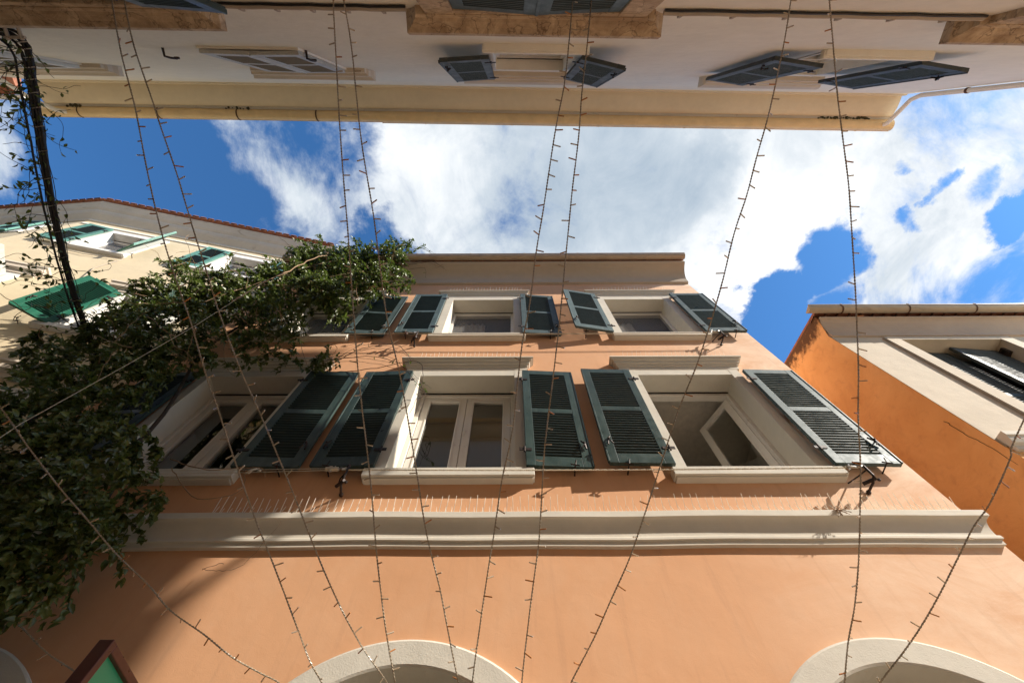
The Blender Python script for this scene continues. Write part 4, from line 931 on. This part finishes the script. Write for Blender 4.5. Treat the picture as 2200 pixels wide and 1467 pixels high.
# rope tied up the corner, its upper half grown over
rp = empty('rope', (-4.3, 2.0, 3.2), 'thin pale rope running diagonally up through the ivy', 'rope')
m = MB(); m.tube([(-2.75,1.55,.8), (-3.0,1.58,2.34), (-2.96,1.58,3.1), (-2.94,1.58,3.93), (-3.0,1.58,5.26), (-3.1,1.62,5.55)], .0024, 5); m.build('cord', M['cord'], rp)
m = MB(); m.tube(wander([(-2.97,1.58,4.6), (-3.02,1.59,5.28), (-3.0,1.62,5.9), (-3.05,1.69,7.05), (-3.2,1.85,7.8)], .012, 8, 4), .009, 6, .005); m.build('overgrowth', M['pale_bark'], rp)
# dead tuft caught on the string course, wasp on the wall
tf = empty('dry_tuft', F.pt(2.3, .06, 2.42), 'small dead tuft of weeds on the string course, right of centre', 'weeds'); m = MB(); random.seed(9)
for i in range(26):
    p = F.pt(2.30+random.uniform(-.03,.03), .085, 2.455); pl = [p]; d = Vector((random.uniform(-.6,.6), -.4, random.uniform(-.9,.2))).normalized()
    for k in range(4): d = (d+rv()*.5+Vector((0,0,-.15))).normalized(); p = p+d*.018; pl.append(p)
    m.tube(pl, .0016, 3)
m.build('stalks', M['pale_bark'], tf)

# ================================================================== SKY, SUN, CAMERA
sun_dir = Vector((2.74, -1.0, 2.06)).normalized()
sl = bpy.data.lights.new('sun', 'SUN'); sl.energy = 5.0; sl.angle = R(.53); sl.color = (1.0, .93, .82)
so = bpy.data.objects.new('sun', sl); COL.objects.link(so); so.rotation_euler = sun_dir.to_track_quat('Z', 'Y').to_euler(); so.location = sun_dir*20
W = bpy.data.worlds.new('World'); scene.world = W; W.use_nodes = True; nt = W.node_tree; nt.nodes.clear()
out = nt.nodes.new('ShaderNodeOutputWorld'); bg = nt.nodes.new('ShaderNodeBackground'); bg.inputs[1].default_value = SKY_STRENGTH = .12
sky = nt.nodes.new('ShaderNodeTexSky'); sky.sky_type = 'NISHITA'; sky.sun_disc = False
sky.sun_elevation = math.asin(sun_dir.z); sky.sun_rotation = math.atan2(sun_dir.x, sun_dir.y); sky.air_density = 1.0; sky.dust_density = .3; sky.ozone_density = 2.5
tc = nt.nodes.new('ShaderNodeTexCoord')
def vm(op, a, b=None):
    n = nt.nodes.new('ShaderNodeVectorMath'); n.operation = op
    for i, v in enumerate((a, b)):
        if v is None: continue
        if isinstance(v, bpy.types.NodeSocket): nt.links.new(v, n.inputs[i])
        else: n.inputs[i].default_value = v
    return n.outputs['Value'] if op in ('LENGTH', 'DOT_PRODUCT', 'DISTANCE') else n.outputs[0]
def mt(op, a, b=0.0, cl=False):
    n = nt.nodes.new('ShaderNodeMath'); n.operation = op; n.use_clamp = cl
    for i, v in enumerate((a, b)):
        if isinstance(v, bpy.types.NodeSocket): nt.links.new(v, n.inputs[i])
        else: n.inputs[i].default_value = v
    return n.outputs[0]
sep = nt.nodes.new('ShaderNodeSeparateXYZ'); nt.links.new(tc.outputs['Generated'], sep.inputs[0])
zc = mt('MAXIMUM', sep.outputs[2], .06)
cmb = nt.nodes.new('ShaderNodeCombineXYZ'); nt.links.new(mt('DIVIDE', sep.outputs[0], zc), cmb.inputs[0]); nt.links.new(mt('DIVIDE', sep.outputs[1], zc), cmb.inputs[1])
P = cmb.outputs[0]        # the cloud deck seen as a flat sheet: position / height
def nz(scale, det, rough=.55, dist=0, seed=0, vec=None):
    n = nt.nodes.new('ShaderNodeTexNoise'); n.noise_dimensions = '4D'; n.inputs['W'].default_value = seed; n.inputs['Scale'].default_value = scale; n.inputs['Detail'].default_value = det
    n.inputs['Roughness'].default_value = rough; n.inputs['Distortion'].default_value = dist; nt.links.new(vec or P, n.inputs['Vector']); return n.outputs['Fac']
# warp the blobs so no edge is round
wn = nt.nodes.new('ShaderNodeTexNoise'); wn.inputs['Scale'].default_value = 5.0; wn.inputs['Detail'].default_value = 7; wn.inputs['Roughness'].default_value = .6; nt.links.new(P, wn.inputs['Vector'])
PW_ = vm('ADD', P, vm('SCALE', vm('SUBTRACT', wn.outputs['Color'], (.5, .5, .5)), None)); 
for n in nt.nodes:
    if n.type == 'VECT_MATH' and n.operation == 'SCALE': n.inputs['Scale'].default_value = .28
def blob(x, y, r, amp, ys=1.0):
    n = nt.nodes.new('ShaderNodeMapping'); n.vector_type = 'POINT'; n.inputs['Location'].default_value = (-x/r, -y/(r*ys), 0); n.inputs['Scale'].default_value = (1/r, 1/(r*ys), 0)
    nt.links.new(PW_, n.inputs[0]); l = vm('LENGTH', n.outputs[0]); return mt('MULTIPLY', mt('SUBTRACT', 1.0, mt('MULTIPLY', l, l), True), amp)
dens = mt('MULTIPLY', mt('SUBTRACT', nz(3.4, 12, .66, .5, 2.0), .5), 2.3)
dens = mt('ADD', dens, .02)
for b_ in [(-.80, .08, .24, -.55), (-.95, .30, .35, -.6), (-.25, .10, .28, .32), (.2, .06, .5, .50), (.5, .12, .35, .42), (-.50, .13, .16, .16), (-1.02, .06, .13, .45), (.85, -.05, .35, .24), (.84, .2, .25, .15), (-.36, .0, .12, -.25),
           (.71, .225, .085, -.9), (.60, .34, .095, -1.25), (.47, .20, .05, -.4), (.70, .42, .16, -.7), (1.09, .16, .06, -.75), (1.0, .10, .05, -.4), (.80, .05, .03, -.45), (.90, .07, .035, -.5), (.86, .13, .03, -.35), (.95, .24, .16, .35), (1.05, .05, .2, .3), (-.28, .22, .08, -.55), (-.56, .22, .12, -.25), (-.45, .10, .14, .10)]:
    dens = mt('ADD', dens, blob(*b_))
cov = nt.nodes.new('ShaderNodeMapRange'); cov.interpolation_type = 'SMOOTHSTEP'; nt.links.new(dens, cov.inputs[0]); cov.inputs[1].default_value = -.12; cov.inputs[2].default_value = .46
# cloud brightness: thick middles are grey, rims and the sunward side white
bri = mt('ADD', mt('MULTIPLY', nz(5.5, 9, .66, .6, 8.0), 1.0), .22)
br = bri
for b_ in [(.22, .10, .30, -.30, .7), (-.02, .14, .2, -.08), (.9, .1, .6, .14), (.5, .3, .25, .25), (.35, .1, .12, -.08), (-.15, .02, .15, .12)]:
    br = mt('ADD', br, blob(*b_))
ccol = nt.nodes.new('ShaderNodeValToRGB'); ce = ccol.color_ramp.elements; ce[0].position = .2; ce[0].color = (.30, .38, .47, 1); ce[1].position = 1.0; ce[1].color = (1, .99, .97, 1)
e = ccol.color_ramp.elements.new(.55); e.color = (.50, .56, .62, 1)
nt.links.new(mt('MULTIPLY', br, .86), ccol.inputs[0])
cl = nt.nodes.new('ShaderNodeMix'); cl.data_type = 'RGBA'; cl.blend_type = 'MULTIPLY'; cl.inputs[0].default_value = 1; nt.links.new(ccol.outputs[0], cl.inputs[6]); cl.inputs[7].default_value = (CLOUD := 5.9, CLOUD, CLOUD, 1)
skc = nt.nodes.new('ShaderNodeMix'); skc.data_type = 'RGBA'; skc.blend_type = 'MULTIPLY'; skc.inputs[0].default_value = 1; nt.links.new(sky.outputs[0], skc.inputs[6]); skc.inputs[7].default_value = (.37, .71, .96, 1)
mx = nt.nodes.new('ShaderNodeMix'); mx.data_type = 'RGBA'; nt.links.new(cov.outputs[0], mx.inputs[0]); nt.links.new(skc.outputs[2], mx.inputs[6]); nt.links.new(cl.outputs[2], mx.inputs[7])
nt.links.new(mx.outputs[2], bg.inputs[0]); nt.links.new(bg.outputs[0], out.inputs[0])

cam = bpy.data.cameras.new('camera'); cam.lens = 978/2200*36; cam.sensor_width = 36; cam.clip_start = .05; cam.clip_end = 500
co_ = bpy.data.objects.new('camera', cam); COL.objects.link(co_)
TH, RO = R(65.9), R(.25)
rt, upv, fw = Vector((1,0,0)), Vector((0,-math.sin(TH), math.cos(TH))), Vector((0, math.cos(TH), math.sin(TH)))
cr = rt*math.cos(RO)-upv*math.sin(RO); cu = rt*math.sin(RO)+upv*math.cos(RO)
co_.matrix_world = Matrix(((cr.x, cu.x, -fw.x, 0), (cr.y, cu.y, -fw.y, 0), (cr.z, cu.z, -fw.z, 0), (0,0,0,1)))
scene.camera = co_
# lift everything so the paving is at z = 0
for o in list(COL.objects):
    if o.parent is None: o.location.z += EYE
scene.view_settings.view_transform = 'Standard'; scene.view_settings.look = 'None'; scene.view_settings.gamma = 1.0; scene.view_settings.exposure = .92
scene.cycles.max_bounces = 8; scene.cycles.diffuse_bounces = 5; scene.cycles.glossy_bounces = 4; scene.cycles.transmission_bounces = 4; scene.cycles.transparent_max_bounces = 8
scene.cycles.sample_clamp_indirect = 8; scene.cycles.use_denoising = True
